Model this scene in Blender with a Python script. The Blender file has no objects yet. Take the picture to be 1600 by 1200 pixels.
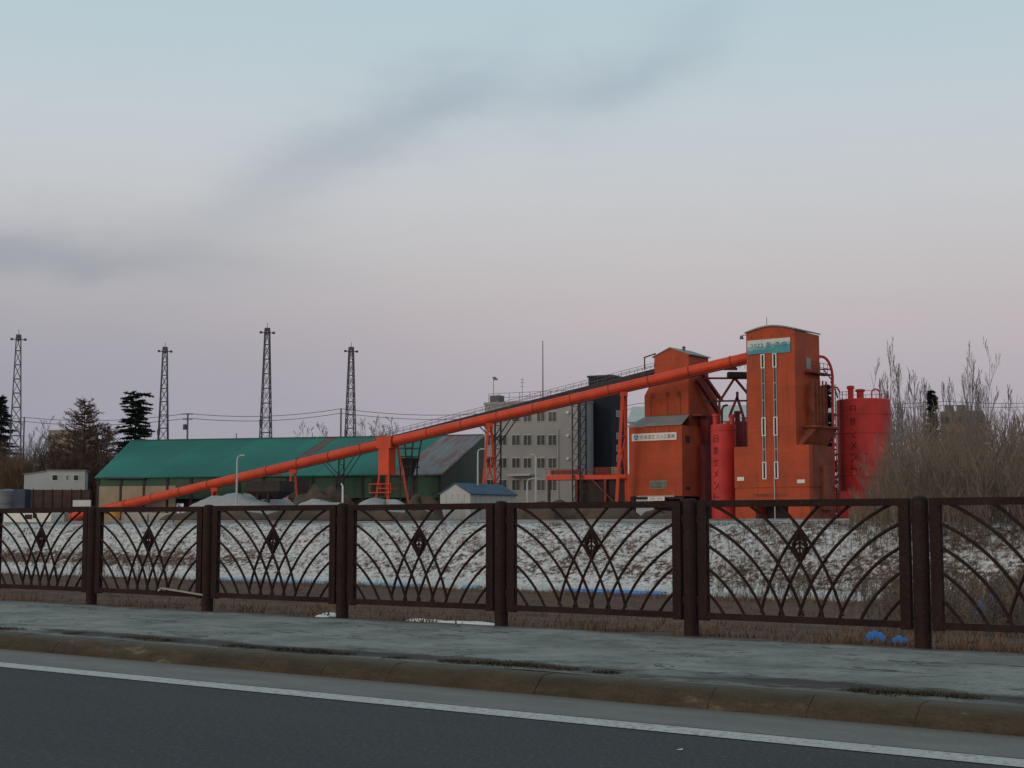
import bpy, math, random
from mathutils import Vector, Matrix
R = math.radians
S = bpy.context.scene
COL = S.collection
rnd = random.Random(7)

# ------------------------------------------------------------------ camera
F = 2311.0                     # focal length in photograph pixels (1600 wide)
EYE = 1.03
PITCH = math.atan(221.0 / F)
cam = bpy.data.cameras.new('camera')
cam.sensor_width = 36.0
cam.lens = 36.0 * F / 1600.0
cam.clip_start = 0.2
cam.clip_end = 6000
camo = bpy.data.objects.new('camera', cam)
COL.objects.link(camo)
camo.location = (0, 0, EYE)
camo.rotation_euler = (R(90) + PITCH, 0, 0)
S.camera = camo

# ------------------------------------------------------------------ node helpers
def lin(c):
    return tuple(((v / 255.0) / 12.92 if v / 255.0 <= 0.04045 else ((v / 255.0 + 0.055) / 1.055) ** 2.4) for v in c)

class NT:
    def __init__(s, tree):
        s.t = tree; tree.nodes.clear()
    def n(s, kind, **kw):
        nd = s.t.nodes.new(kind)
        for k, v in kw.items(): setattr(nd, k, v)
        return nd
    def set(s, sock, v):
        if hasattr(v, 'is_linked') or hasattr(v, 'links'): s.t.links.new(v, sock)
        else:
            if hasattr(sock.default_value, '__len__') and not hasattr(v, '__len__'): v = [v] * len(sock.default_value)
            if hasattr(sock.default_value, '__len__') and len(sock.default_value) == 4 and len(v) == 3: v = tuple(v) + (1,)
            sock.default_value = v
    def m(s, op, a, b=0.0, c=None, clamp=False):
        nd = s.n('ShaderNodeMath', operation=op, use_clamp=clamp)
        s.set(nd.inputs[0], a); s.set(nd.inputs[1], b)
        if c is not None: s.set(nd.inputs[2], c)
        return nd.outputs[0]
    def mix(s, f, a, b, bt='MIX'):
        nd = s.n('ShaderNodeMix', data_type='RGBA', blend_type=bt)
        s.set(nd.inputs[0], f); s.set(nd.inputs[6], a); s.set(nd.inputs[7], b)
        return nd.outputs[2]
    def noise(s, vec, scale, detail=4, rough=0.55, dist=0.0):
        nd = s.n('ShaderNodeTexNoise')
        if vec is not None: s.set(nd.inputs['Vector'], vec)
        nd.inputs['Scale'].default_value = scale; nd.inputs['Detail'].default_value = detail
        nd.inputs['Roughness'].default_value = rough; nd.inputs['Distortion'].default_value = dist
        return nd.outputs[0]
    def ramp(s, f, stops, interp='LINEAR'):
        nd = s.n('ShaderNodeValToRGB'); cr = nd.color_ramp; cr.interpolation = interp
        while len(cr.elements) < len(stops): cr.elements.new(0.5)
        for e, (p, c) in zip(cr.elements, stops):
            e.position = p; e.color = (c, c, c, 1) if not hasattr(c, '__len__') else tuple(c)[:3] + (1,)
        s.set(nd.inputs[0], f)
        return nd.outputs[0]
    def step(s, f, a, b):
        nd = s.n('ShaderNodeMapRange', interpolation_type='SMOOTHSTEP')
        s.set(nd.inputs[0], f); nd.inputs[1].default_value = a; nd.inputs[2].default_value = b
        return nd.outputs[0]
    def mapv(s, vec, scale):
        nd = s.n('ShaderNodeMapping'); s.set(nd.inputs[0], vec); nd.inputs[3].default_value = scale
        return nd.outputs[0]
    def link(s, a, b): s.t.links.new(a, b)

# ------------------------------------------------------------------ world: dusk sky (anti-twilight side)
world = bpy.data.worlds.new('World'); S.world = world; world.use_nodes = True
N = NT(world.node_tree)
tc = N.n('ShaderNodeTexCoord')
sep = N.n('ShaderNodeSeparateXYZ'); N.link(tc.outputs['Generated'], sep.inputs[0])
dx, dy, dz = sep.outputs
el = N.m('ARCSINE', dz)
az = N.m('ARCTAN2', dx, dy)
elr = N.m('MULTIPLY', N.m('ADD', el, 0.02), 1.0 / 1.6)          # 0..1 from just below the horizon to the zenith
def ep(py): return ((821 - py) / F + 0.02) / 1.6
grad = N.ramp(elr, [(0.0, lin((148, 145, 158))), (ep(740), lin((156, 153, 167))), (ep(610), lin((171, 163, 172))),
                    (ep(500), lin((183, 174, 177))), (ep(410), lin((188, 184, 185))), (ep(310), lin((191, 192, 195))), (ep(190), lin((187, 196, 202))),
                    (ep(0), lin((174, 195, 203))), (0.5, lin((156, 176, 184))), (1.0, lin((140, 158, 168)))])
# glow of the set sun behind the camera
SUN_EL, SUN_ROT = R(4), R(228)
west = N.m('MULTIPLY_ADD', dx, math.sin(SUN_ROT), N.m('MULTIPLY', dy, math.cos(SUN_ROT)))
back = N.m('MULTIPLY', N.step(west, 0.15, 1.0), N.step(el, 0.8, 0.0))
grad = N.mix(back, grad, (1.35, 1.02, 0.76))
grad = N.mix(N.m('MULTIPLY', N.step(az, 0.05, -0.36), N.step(el, 0.26, 0.10)), grad, N.mix(1.0, grad, (0.91, 0.965, 0.985), 'MULTIPLY'))
# clouds: soft grey bands
cv = N.n('ShaderNodeCombineXYZ'); N.set(cv.inputs[0], az); N.set(cv.inputs[1], N.m('MULTIPLY', el, 2.2)); cv.inputs[2].default_value = 3.1
n1 = N.noise(cv.outputs[0], 8.0, 5, 0.5, 0.4)
n2 = N.noise(cv.outputs[0], 26.0, 4, 0.6, 0.4)
warp = N.m('ADD', N.m('MULTIPLY', N.m('SUBTRACT', n1, 0.5), 0.060), N.m('MULTIPLY', N.m('SUBTRACT', n2, 0.5), 0.020))
def band(e0, slope, width, a0, a1, soft, amt):
    d = N.m('DIVIDE', N.m('ADD', N.m('SUBTRACT', el, N.m('MULTIPLY_ADD', az, slope, e0)), warp), width)
    g = N.m('EXPONENT', N.m('MULTIPLY', N.m('MULTIPLY', d, d), -1.0))
    g = N.m('MULTIPLY', g, N.step(az, a0 - soft, a0 + soft))
    g = N.m('MULTIPLY', g, N.step(az, a1 + soft, a1 - soft))
    return N.m('MULTIPLY', g, amt)
c = N.m('ADD', band(0.306, 0.44, 0.024, -0.185, -0.02, 0.06, 0.52), band(0.176, 0.0, 0.017, -0.8, -0.18, 0.12, 0.50))
c = N.m('ADD', c, band(0.225, 0.10, 0.018, -0.9, -0.17, 0.10, 0.22))
c = N.m('ADD', c, band(0.12, 0.0, 0.06, -0.9, -0.08, 0.2, 0.35))
c = N.m('ADD', c, N.m('ADD', band(0.256, 0.52, 0.024, 0.05, 0.14, 0.05, 0.38), band(0.286, 0.05, 0.022, -0.05, 0.08, 0.06, 0.3)))
big = N.m('MULTIPLY', N.step(n1, 0.5, 0.75), 0.05)
c = N.m('ADD', c, big, clamp=True)
sky = N.mix(c, grad, N.mix(1.0, grad, lin((204, 212, 222)), 'MULTIPLY'))
sky = N.mix(N.step(n1, 0.3, 0.7), N.mix(1.0, sky, (0.985, 0.99, 0.995), 'MULTIPLY'), sky)
bg = N.n('ShaderNodeBackground'); N.set(bg.inputs[0], sky); bg.inputs[1].default_value = 1.07
# the physical sky at dusk adds its own faint light
nis = N.n('ShaderNodeTexSky', sky_type='NISHITA'); nis.sun_disc = False; nis.sun_elevation = SUN_EL; nis.sun_rotation = SUN_ROT
bg2 = N.n('ShaderNodeBackground'); N.link(nis.outputs[0], bg2.inputs[0]); bg2.inputs[1].default_value = 0.006
add = N.n('ShaderNodeAddShader'); N.link(bg.outputs[0], add.inputs[0]); N.link(bg2.outputs[0], add.inputs[1])
wo = N.n('ShaderNodeOutputWorld'); N.link(add.outputs[0], wo.inputs[0])

sun = bpy.data.lights.new('sun', 'SUN'); sun.energy = 0.5; sun.angle = R(25); sun.color = (1.0, 0.86, 0.74)
suno = bpy.data.objects.new('sun', sun); COL.objects.link(suno)
sd = Vector((math.sin(SUN_ROT) * math.cos(R(14)), math.cos(SUN_ROT) * math.cos(R(14)), math.sin(R(14))))
suno.rotation_euler = sd.to_track_quat('Z', 'Y').to_euler()
S.view_settings.view_transform = 'Standard'
S.view_settings.look = 'None'
S.view_settings.exposure = 0.0
S.view_settings.gamma = 1.0

# ------------------------------------------------------------------ measuring helpers
sp, cp = math.sin(PITCH), math.cos(PITCH)
def ray(px, py=740.0):
    cx, cy = (px - 800) / F, (600 - py) / F
    Y = cp - cy * sp
    return cx / Y, (sp + cy * cp) / Y
def P(px, py, Y):
    rx, rz = ray(px, py)
    return Vector((rx * Y, Y, EYE + rz * Y))
def Z(py, Y): return EYE + ray(800, py)[1] * Y
ROAD_A = R(37.3)               # the road runs away to the left; its kerb, the fence and the plant are turned by this
G = 1.7                        # level of the works yard beyond the embankment

class Fr:                      # a building's own frame: x along its front, y away, z up from its base
    def __init__(s, px, Y, a, base=G):
        s.a = a; s.base = base; s.Y0 = Y
        s.o = Vector((ray(px)[0] * Y, Y, base))
        s.ex = Vector((math.cos(a), -math.sin(a), 0)); s.ey = Vector((math.sin(a), math.cos(a), 0))
    def x(s, px, yo=0.0, py=740):
        r = ray(px, py)[0]; q = s.o + s.ey * yo
        return (r * q.y - q.x) / (s.ex.x - r * s.ex.y)
    def y(s, px, xo, py=740):
        r = ray(px, py)[0]; q = s.o + s.ex * xo
        return (r * q.y - q.x) / (s.ey.x - r * s.ey.y)
    def z(s, py, xo=0.0, yo=0.0):
        q = s.o + s.ex * xo + s.ey * yo
        return Z(py, q.y) - s.base
    def root(s, name, label, cat, group=None):
        return thing(name, label, cat, s.o, -s.a, group)
    def loc(s, v):
        d = Vector(v) - s.o
        return Vector((d.dot(s.ex), d.dot(s.ey), d.z))

def tag(o, label=None, cat=None, group=None, kind=None):
    if label: o['label'] = label
    if cat: o['category'] = cat
    if group: o['group'] = group
    if kind: o['kind'] = kind
    return o
def thing(name, label, cat, loc=(0, 0, 0), rotz=0.0, group=None):
    o = bpy.data.objects.new(name, None); COL.objects.link(o)
    o.location = loc; o.rotation_euler = (0, 0, rotz); o.empty_display_size = 0.3
    return tag(o, label, cat, group)
def copy_tree(o, parent=None):
    c = o.copy(); COL.objects.link(c); c.parent = parent
    for ch in [k for k in bpy.data.objects if k.parent == o]: copy_tree(ch, c)
    return c

# ------------------------------------------------------------------ mesh builder
class MB:
    def __init__(s): s.v = []; s.f = []; s.sm = []
    def add(s, vs, fs, smooth=False):
        b = len(s.v); s.v += [tuple(p) for p in vs]
        for f in fs: s.f.append(tuple(b + i for i in f)); s.sm.append(smooth)
        return s
    def hexa(s, p): return s.add(p, [(0, 3, 2, 1), (4, 5, 6, 7), (0, 1, 5, 4), (1, 2, 6, 5), (2, 3, 7, 6), (3, 0, 4, 7)])
    def box(s, x0, x1, y0, y1, z0, z1):
        return s.hexa([(x0, y0, z0), (x1, y0, z0), (x1, y1, z0), (x0, y1, z0), (x0, y0, z1), (x1, y0, z1), (x1, y1, z1), (x0, y1, z1)])
    def frus(s, a, z0, b, z1):
        return s.hexa([(a[0], a[2], z0), (a[1], a[2], z0), (a[1], a[3], z0), (a[0], a[3], z0), (b[0], b[2], z1), (b[1], b[2], z1), (b[1], b[3], z1), (b[0], b[3], z1)])
    def prism(s, prof, y0, y1):     # profile in (x, z), extruded along y
        n = len(prof)
        vs = [(x, y0, z) for x, z in prof] + [(x, y1, z) for x, z in prof]
        fs = [tuple(range(n)), tuple(range(2 * n - 1, n - 1, -1))] + [(i, n + i, n + (i + 1) % n, (i + 1) % n) for i in range(n)]
        return s.add(vs, fs)
    def prismx(s, prof, x0, x1):    # profile in (y, z), extruded along x
        n = len(prof)
        vs = [(x0, y, z) for y, z in prof] + [(x1, y, z) for y, z in prof]
        fs = [tuple(range(n - 1, -1, -1)), tuple(range(n, 2 * n))] + [(i, (i + 1) % n, n + (i + 1) % n, n + i) for i in range(n)]
        return s.add(vs, fs)
    def beam(s, p, q, w, h=None, up=(0, 0, 1)):
        h = h or w; p, q = Vector(p), Vector(q); d = (q - p).normalized(); u = Vector(up)
        if abs(d.dot(u)) > 0.98: u = Vector((1, 0, 0))
        sx = d.cross(u).normalized() * w / 2; sz = sx.normalized().cross(d).normalized() * h / 2
        return s.hexa([p - sx - sz, p + sx - sz, q + sx - sz, q - sx - sz, p - sx + sz, p + sx + sz, q + sx + sz, q - sx + sz])
    def tube(s, pts, r, n=8, cap=True, smooth=True):
        pts = [Vector(p) for p in pts]; k = len(pts)
        rs = r if hasattr(r, '__len__') else [r] * k
        ref = None; vs = []
        for i, p in enumerate(pts):
            d = (pts[min(i + 1, k - 1)] - pts[max(i - 1, 0)]).normalized()
            if ref is None:
                ref = Vector((0, 0, 1)) if abs(d.z) < 0.9 else Vector((1, 0, 0))
            a = (ref - d * ref.dot(d)).normalized(); ref = a; b = d.cross(a)
            for j in range(n):
                t = 2 * math.pi * j / n
                vs.append(p + (a * math.cos(t) + b * math.sin(t)) * rs[i])
        fs = [(i * n + j, i * n + (j + 1) % n, (i + 1) * n + (j + 1) % n, (i + 1) * n + j) for i in range(k - 1) for j in range(n)]
        s.add(vs, fs, smooth)
        if cap: s.add(vs[:n], [tuple(range(n - 1, -1, -1))]); s.add(vs[-n:], [tuple(range(n))])
        return s
    def lathe(s, cx, cy, prof, n=32):   # prof of (r, z) from bottom to top
        pts = []
        for r, z in prof:
            for j in range(n):
                t = 2 * math.pi * j / n; pts.append((cx + r * math.cos(t), cy + r * math.sin(t), z))
        k = len(prof)
        fs = [(i * n + j, i * n + (j + 1) % n, (i + 1) * n + (j + 1) % n, (i + 1) * n + j) for i in range(k - 1) for j in range(n)]
        s.add(pts, fs, True)
        s.add(pts[-n:], [tuple(range(n))]); s.add(pts[:n], [tuple(range(n - 1, -1, -1))])
        return s
    def build(s, name, mat, parent=None, label=None):
        me = bpy.data.meshes.new(name); me.from_pydata(s.v, [], s.f)
        me.materials.append(mat)
        if any(s.sm):
            me.polygons.foreach_set('use_smooth', s.sm)
            me.set_sharp_from_angle(angle=R(40))
        me.update()
        o = bpy.data.objects.new(name, me); COL.objects.link(o)
        if parent: o.parent = parent
        if label: o['label'] = label
        return o

def text_mb(body, width, height, fn, thick=0.0, aspect=None):
    """lettering as flat mesh; fn maps (x, y) in metres, centred, to a point"""
    cu = bpy.data.curves.new('lettering', 'FONT'); cu.body = body; cu.align_x = 'CENTER'; cu.resolution_u = 3
    ob = bpy.data.objects.new('lettering', cu); COL.objects.link(ob)
    dg = bpy.context.evaluated_depsgraph_get()
    me = bpy.data.meshes.new_from_object(ob.evaluated_get(dg))
    bpy.data.objects.remove(ob)
    xs = [v.co.x for v in me.vertices]; ys = [v.co.y for v in me.vertices]
    x0, x1, y0, y1 = min(xs), max(xs), min(ys), max(ys)
    m = MB()
    m.add([fn(((v.co.x - x0) / (x1 - x0) - 0.5) * width, ((v.co.y - y0) / (y1 - y0) - 0.5) * height) for v in me.vertices],
          [tuple(p.vertices) for p in me.polygons])
    bpy.data.meshes.remove(me)
    return m

# ------------------------------------------------------------------ materials
def mat(name, col, rough=0.75, var=0.18, scale=0.6, streak=0.0, stain=(0.06, 0.045, 0.035), metal=0.0, bump=0.0, fine=0.0, spec=0.3, seam=None):
    m = bpy.data.materials.new(name); m.use_nodes = True; N = NT(m.node_tree)
    tc = N.n('ShaderNodeTexCoord'); v = tc.outputs['Object']
    n = N.noise(v, scale, 5, 0.6)
    k = N.step(n, 0.25, 0.75)
    c = N.mix(k, tuple(x * (1 - var) for x in col), tuple(min(1, x * (1 + var)) for x in col))
    if fine:
        n2 = N.noise(v, scale * 14, 3, 0.6)
        c = N.mix(N.m('MULTIPLY', N.step(n2, 0.5, 0.75), fine), c, stain)
    if streak:
        ns = N.noise(N.mapv(v, (2.2, 2.2, 0.12)), 1.3, 5, 0.65)
        nb = N.noise(v, 0.25, 3, 0.5)
        f = N.m('MULTIPLY', N.step(ns, 0.48, 0.78), N.step(nb, 0.3, 0.65))
        c = N.mix(N.m('MULTIPLY', f, streak), c, stain)
    if seam:                     # pressed seams of sheet metal: a real pattern of the sheet, every seam[1] metres along axis seam[0]
        sp_ = N.n('ShaderNodeSeparateXYZ'); N.link(v, sp_.inputs[0])
        w = N.m('FRACT', N.m('DIVIDE', sp_.outputs[seam[0]], seam[1]))
        c = N.mix(N.m('MULTIPLY', N.m('LESS_THAN', w, seam[2]), 0.45), c, stain)
    b = N.n('ShaderNodeBsdfPrincipled'); N.set(b.inputs['Base Color'], c)
    b.inputs['Roughness'].default_value = rough; b.inputs['Metallic'].default_value = metal
    b.inputs['Specular IOR Level'].default_value = spec
    if bump:
        bp = N.n('ShaderNodeBump'); bp.inputs['Strength'].default_value = bump; bp.inputs['Distance'].default_value = 0.05
        N.set(bp.inputs['Height'], N.noise(v, scale * 6, 5, 0.6)); N.link(bp.outputs[0], b.inputs['Normal'])
    o = N.n('ShaderNodeOutputMaterial'); N.link(b.outputs[0], o.inputs[0])
    return m

M = {}
M['orange'] = mat('orange paint', (0.37, 0.058, 0.019), 0.65, 0.2, 0.35, streak=0.7, stain=(0.10, 0.034, 0.022), fine=0.2, seam=(2, 2.4, 0.02))
M['tube'] = mat('orange red tube paint', (0.56, 0.058, 0.022), 0.55, 0.16, 0.5, streak=0.3, stain=(0.2, 0.04, 0.025), fine=0.12)
M['red'] = mat('red paint', (0.47, 0.036, 0.034), 0.6, 0.25, 0.4, streak=0.7, stain=(0.17, 0.035, 0.035), fine=0.1)
M['maroon'] = mat('dark red paint', (0.13, 0.022, 0.026), 0.65, 0.25, 0.6, streak=0.4)
M['brick'] = mat('rusted orange steel', (0.20, 0.05, 0.028), 0.75, 0.35, 0.7, streak=0.6)
M['letter'] = mat('dark lettering paint', (0.06, 0.012, 0.015), 0.7, 0.1)
M['black'] = mat('black lettering', (0.02, 0.022, 0.025), 0.7, 0.1)
M['steel'] = mat('dark steel', (0.035, 0.034, 0.04), 0.7, 0.25, 0.8)
M['galv'] = mat('weathered galvanised steel', (0.10, 0.105, 0.12), 0.6, 0.2, 0.8)
M['fence'] = mat('brown railing paint', (0.0205, 0.0112, 0.0112), 0.75, 0.3, 3.0, fine=0.4, stain=(0.075, 0.04, 0.03), streak=0.4, spec=0.12)
M['navy'] = mat('dark navy cladding', (0.012, 0.017, 0.03), 0.6, 0.2, 0.5, seam=(0, 0.6, 0.08), stain=(0.005, 0.007, 0.012), spec=0.1)
M['grey'] = mat('grey render', (0.295, 0.297, 0.295), 0.9, 0.08, 0.3, streak=0.18, stain=(0.13, 0.12, 0.11))
M['pale'] = mat('pale cladding', (0.40, 0.42, 0.42), 0.8, 0.08, 0.3, streak=0.2, stain=(0.25, 0.25, 0.25))
M['white'] = mat('off white paint', (0.62, 0.62, 0.60), 0.7, 0.08, 0.5, streak=0.15, stain=(0.35, 0.34, 0.32))
M['glass'] = mat('dim window glass', (0.022, 0.028, 0.032), 0.3, 0.5, 0.7, spec=0.25)
M['roofgrey'] = mat('grey sheet roof', (0.20, 0.21, 0.21), 0.6, 0.15, 0.4, streak=0.2, stain=(0.12, 0.11, 0.10))
M['tan'] = mat('tan concrete wall', (0.27, 0.22, 0.16), 0.9, 0.15, 0.4, streak=0.4, stain=(0.13, 0.10, 0.075))
M['greenwall'] = mat('green sheet wall', (0.022, 0.070, 0.045), 0.6, 0.25, 0.4, streak=0.4, stain=(0.04, 0.04, 0.03), seam=(0, 0.9, 0.1))
M['blue'] = mat('blue sheet roof', (0.045, 0.10, 0.155), 0.6, 0.15, 0.5)
M['bluedrum'] = mat('grey blue tank paint', (0.115, 0.13, 0.15), 0.5, 0.2, 0.6, streak=0.3)
M['yellow'] = mat('yellow paint', (0.42, 0.22, 0.03), 0.55, 0.2, 2.0)
M['brownfence'] = mat('brown board fence', (0.085, 0.05, 0.042), 0.85, 0.3, 0.8, streak=0.5, seam=(0, 0.45, 0.12), stain=(0.03, 0.02, 0.018))
M['concrete'] = mat('concrete', (0.30, 0.29, 0.27), 0.9, 0.15, 0.8, streak=0.3)
M['bark'] = mat('bark', (0.045, 0.034, 0.030), 0.9, 0.3, 3.0)
M['twig'] = mat('twigs', (0.062, 0.046, 0.042), 0.9, 0.3, 1.0)
M['twigred'] = mat('reddish larch twigs', (0.10, 0.060, 0.048), 0.9, 0.35, 0.7)
M['twiggrey'] = mat('grey twigs', (0.20, 0.185, 0.19), 0.9, 0.25, 0.7)
M['brush'] = mat('brown brushwood', (0.185, 0.145, 0.115), 0.95, 0.35, 0.35)
M['needle'] = mat('dark conifer needles', (0.018, 0.028, 0.022), 0.85, 0.4, 1.2)
M['grass'] = mat('dead grass', (0.15, 0.095, 0.062), 0.95, 0.4, 0.5)
M['weed'] = mat('dark weeds', (0.060, 0.044, 0.028), 0.95, 0.4, 2.0)
M['apart'] = mat('tan apartment render', (0.26, 0.20, 0.16), 0.9, 0.1, 0.3)
M['snow'] = mat('old snow', (0.70, 0.71, 0.74), 0.8, 0.07, 2.0, fine=0.10, stain=(0.35, 0.31, 0.27), bump=0.3)
M['oldsnow'] = mat('grey wind blown snow', (0.30, 0.30, 0.31), 0.9, 0.1, 1.5, fine=0.2, stain=(0.22, 0.19, 0.16), bump=0.4)
M['soil'] = mat('dark soil', (0.075, 0.055, 0.042), 0.95, 0.35, 0.6, bump=0.6)
M['tarp'] = mat('blue plastic sheet', (0.03, 0.20, 0.58), 0.4, 0.25, 1.5)
M['paleblue'] = mat('pale blue plastic sheet', (0.16, 0.30, 0.46), 0.5, 0.3, 1.0)
M['lilac'] = mat('faded blue plastic sheet', (0.16, 0.16, 0.24), 0.5, 0.3, 1.5)
M['hopper'] = mat('dark hopper steel', (0.030, 0.022, 0.024), 0.75, 0.3, 0.8)
M['logo'] = mat('blue emblem paint', (0.02, 0.20, 0.34), 0.6, 0.05)

def banner_mat():
    m = bpy.data.materials.new('printed banner'); m.use_nodes = True; N = NT(m.node_tree)
    v = N.n('ShaderNodeTexCoord').outputs['Generated']
    s_ = N.n('ShaderNodeSeparateXYZ'); N.link(v, s_.inputs[0])
    n = N.noise(v, 3.0, 3, 0.6, 0.5)
    h = N.m('ADD', s_.outputs[2], N.m('MULTIPLY', N.m('SUBTRACT', n, 0.5), 0.9))
    teal = N.mix(N.step(n, 0.4, 0.62), (0.04, 0.22, 0.34), (0.03, 0.30, 0.28))
    pale = (0.48, 0.56, 0.55)
    right = N.mix(s_.outputs[0], 0.0, 0.45)
    c = N.mix(N.step(N.m('SUBTRACT', h, N.m('MULTIPLY', s_.outputs[0], 0.35)), 0.15, 0.55), teal, pale)
    b = N.n('ShaderNodeBsdfPrincipled'); N.set(b.inputs['Base Color'], c); b.inputs['Roughness'].default_value = 0.6
    o = N.n('ShaderNodeOutputMaterial'); N.link(b.outputs[0], o.inputs[0])
    return m
M['banner'] = banner_mat()

def roof_mat():
    m = bpy.data.materials.new('green sheet roof with rusted patch'); m.use_nodes = True; N = NT(m.node_tree)
    v = N.n('ShaderNodeTexCoord').outputs['Object']
    s_ = N.n('ShaderNodeSeparateXYZ'); N.link(v, s_.inputs[0]); x, y, z = s_.outputs
    n = N.noise(v, 0.08, 4, 0.5); n2 = N.noise(N.mapv(v, (1.0, 0.12, 0.12)), 1.2, 4, 0.65)
    c = N.mix(N.step(n, 0.3, 0.7), (0.014, 0.135, 0.108), (0.026, 0.185, 0.145))
    lane = N.m('FRACT', N.m('DIVIDE', x, 9.1))
    c = N.mix(N.m('MULTIPLY', N.step(lane, 0.0, 0.9), 0.35), c, (0.02, 0.10, 0.10))
    sm = N.m('FRACT', N.m('DIVIDE', x, 0.45))
    c = N.mix(N.m('MULTIPLY', N.m('LESS_THAN', sm, 0.10), 0.35), c, (0.008, 0.045, 0.04))
    # unpainted, rusting sheets: the end bay and one narrow strip
    bay = N.step(N.m('ADD', x, N.m('MULTIPLY', n2, 2.4)), -5.6, -4.9)
    greyc = N.mix(N.step(n2, 0.42, 0.62), (0.17, 0.19, 0.215), (0.17, 0.10, 0.085))
    c = N.mix(bay, c, greyc)
    st = N.m('MULTIPLY', N.step(x, -25.2, -24.9), N.step(x, -23.1, -23.4))
    c = N.mix(N.m('MULTIPLY', st, 0.9), c, N.mix(N.step(n2, 0.4, 0.6), (0.16, 0.07, 0.05), (0.06, 0.05, 0.05)))
    b = N.n('ShaderNodeBsdfPrincipled'); N.set(b.inputs['Base Color'], c); b.inputs['Roughness'].default_value = 0.65
    b.inputs['Specular IOR Level'].default_value = 0.12
    o = N.n('ShaderNodeOutputMaterial'); N.link(b.outputs[0], o.inputs[0])
    return m
M['greenroof'] = roof_mat()

def asphalt_mat():
    m = bpy.data.materials.new('asphalt'); m.use_nodes = True; N = NT(m.node_tree)
    v = N.n('ShaderNodeTexCoord').outputs['Object']
    n = N.noise(N.mapv(v, (0.25, 1.2, 1)), 0.8, 4, 0.6); g = N.noise(N.mapv(v, (100, 24, 1)), 1.0, 3, 0.75); g2 = N.noise(N.mapv(v, (26, 9, 1)), 1.0, 2, 0.5); t2 = N.noise(N.mapv(v, (0.12, 3.0, 1)), 1.0, 3, 0.5)
    c = N.mix(N.step(n, 0.3, 0.7), (0.038, 0.043, 0.0455), (0.047, 0.052, 0.0545))
    c = N.mix(N.m('MULTIPLY', N.step(t2, 0.5, 0.7), 0.4), c, (0.040, 0.045, 0.047))
    c = N.mix(N.m('MULTIPLY', N.step(g, 0.5, 0.72), 0.8), c, (0.135, 0.140, 0.140))
    c = N.mix(N.m('MULTIPLY', N.step(g, 0.45, 0.25), 0.5), c, (0.02, 0.023, 0.027))
    c = N.mix(N.m('MULTIPLY', N.step(g2, 0.70, 0.76), 0.5), c, (0.15, 0.15, 0.15))
    b = N.n('ShaderNodeBsdfPrincipled'); N.set(b.inputs['Base Color'], c); b.inputs['Roughness'].default_value = 0.9
    b.inputs['Specular IOR Level'].default_value = 0.2
    bp = N.n('ShaderNodeBump'); bp.inputs['Strength'].default_value = 0.4; bp.inputs['Distance'].default_value = 0.004
    N.set(bp.inputs['Height'], g); N.link(bp.outputs[0], b.inputs['Normal'])
    o = N.n('ShaderNodeOutputMaterial'); N.link(b.outputs[0], o.inputs[0]); return m
def line_mat():
    m = bpy.data.materials.new('worn road paint'); m.use_nodes = True; N = NT(m.node_tree)
    v = N.n('ShaderNodeTexCoord').outputs['Object']
    g = N.noise(N.mapv(v, (40, 14, 1)), 1.0, 4, 0.75); n = N.noise(v, 1.5, 4, 0.6)
    c = N.mix(N.step(n, 0.3, 0.7), (0.40, 0.40, 0.385), (0.47, 0.47, 0.45))
    c = N.mix(N.m('MULTIPLY', N.step(N.m('ADD', g, N.m('MULTIPLY', n, 0.25)), 0.62, 0.76), 0.75), c, (0.11, 0.113, 0.11))
    b = N.n('ShaderNodeBsdfPrincipled'); N.set(b.inputs['Base Color'], c); b.inputs['Roughness'].default_value = 0.8
    o = N.n('ShaderNodeOutputMaterial'); N.link(b.outputs[0], o.inputs[0]); return m
def gutter_mat():
    m = bpy.data.materials.new('dusty gutter'); m.use_nodes = True; N = NT(m.node_tree)
    v = N.n('ShaderNodeTexCoord').outputs['Object']
    s_ = N.n('ShaderNodeSeparateXYZ'); N.link(v, s_.inputs[0])
    n = N.noise(N.mapv(v, (0.8, 2.5, 1)), 1.8, 5, 0.65); g = N.noise(N.mapv(v, (70, 12, 1)), 1.0, 3, 0.75)
    c = N.mix(N.step(n, 0.3, 0.7), (0.125, 0.125, 0.115), (0.175, 0.17, 0.155))
    dirt = N.step(N.m('ADD', s_.outputs[1], N.m('MULTIPLY', n, 0.35)), 7.28, 7.52)
    c = N.mix(N.m('MULTIPLY', dirt, 0.7), c, (0.085, 0.07, 0.055))
    c = N.mix(N.m('MULTIPLY', N.step(g, 0.45, 0.7), 0.5), c, (0.075, 0.07, 0.065))
    b = N.n('ShaderNodeBsdfPrincipled'); N.set(b.inputs['Base Color'], c); b.inputs['Roughness'].default_value = 0.9
    o = N.n('ShaderNodeOutputMaterial'); N.link(b.outputs[0], o.inputs[0]); return m
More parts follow.
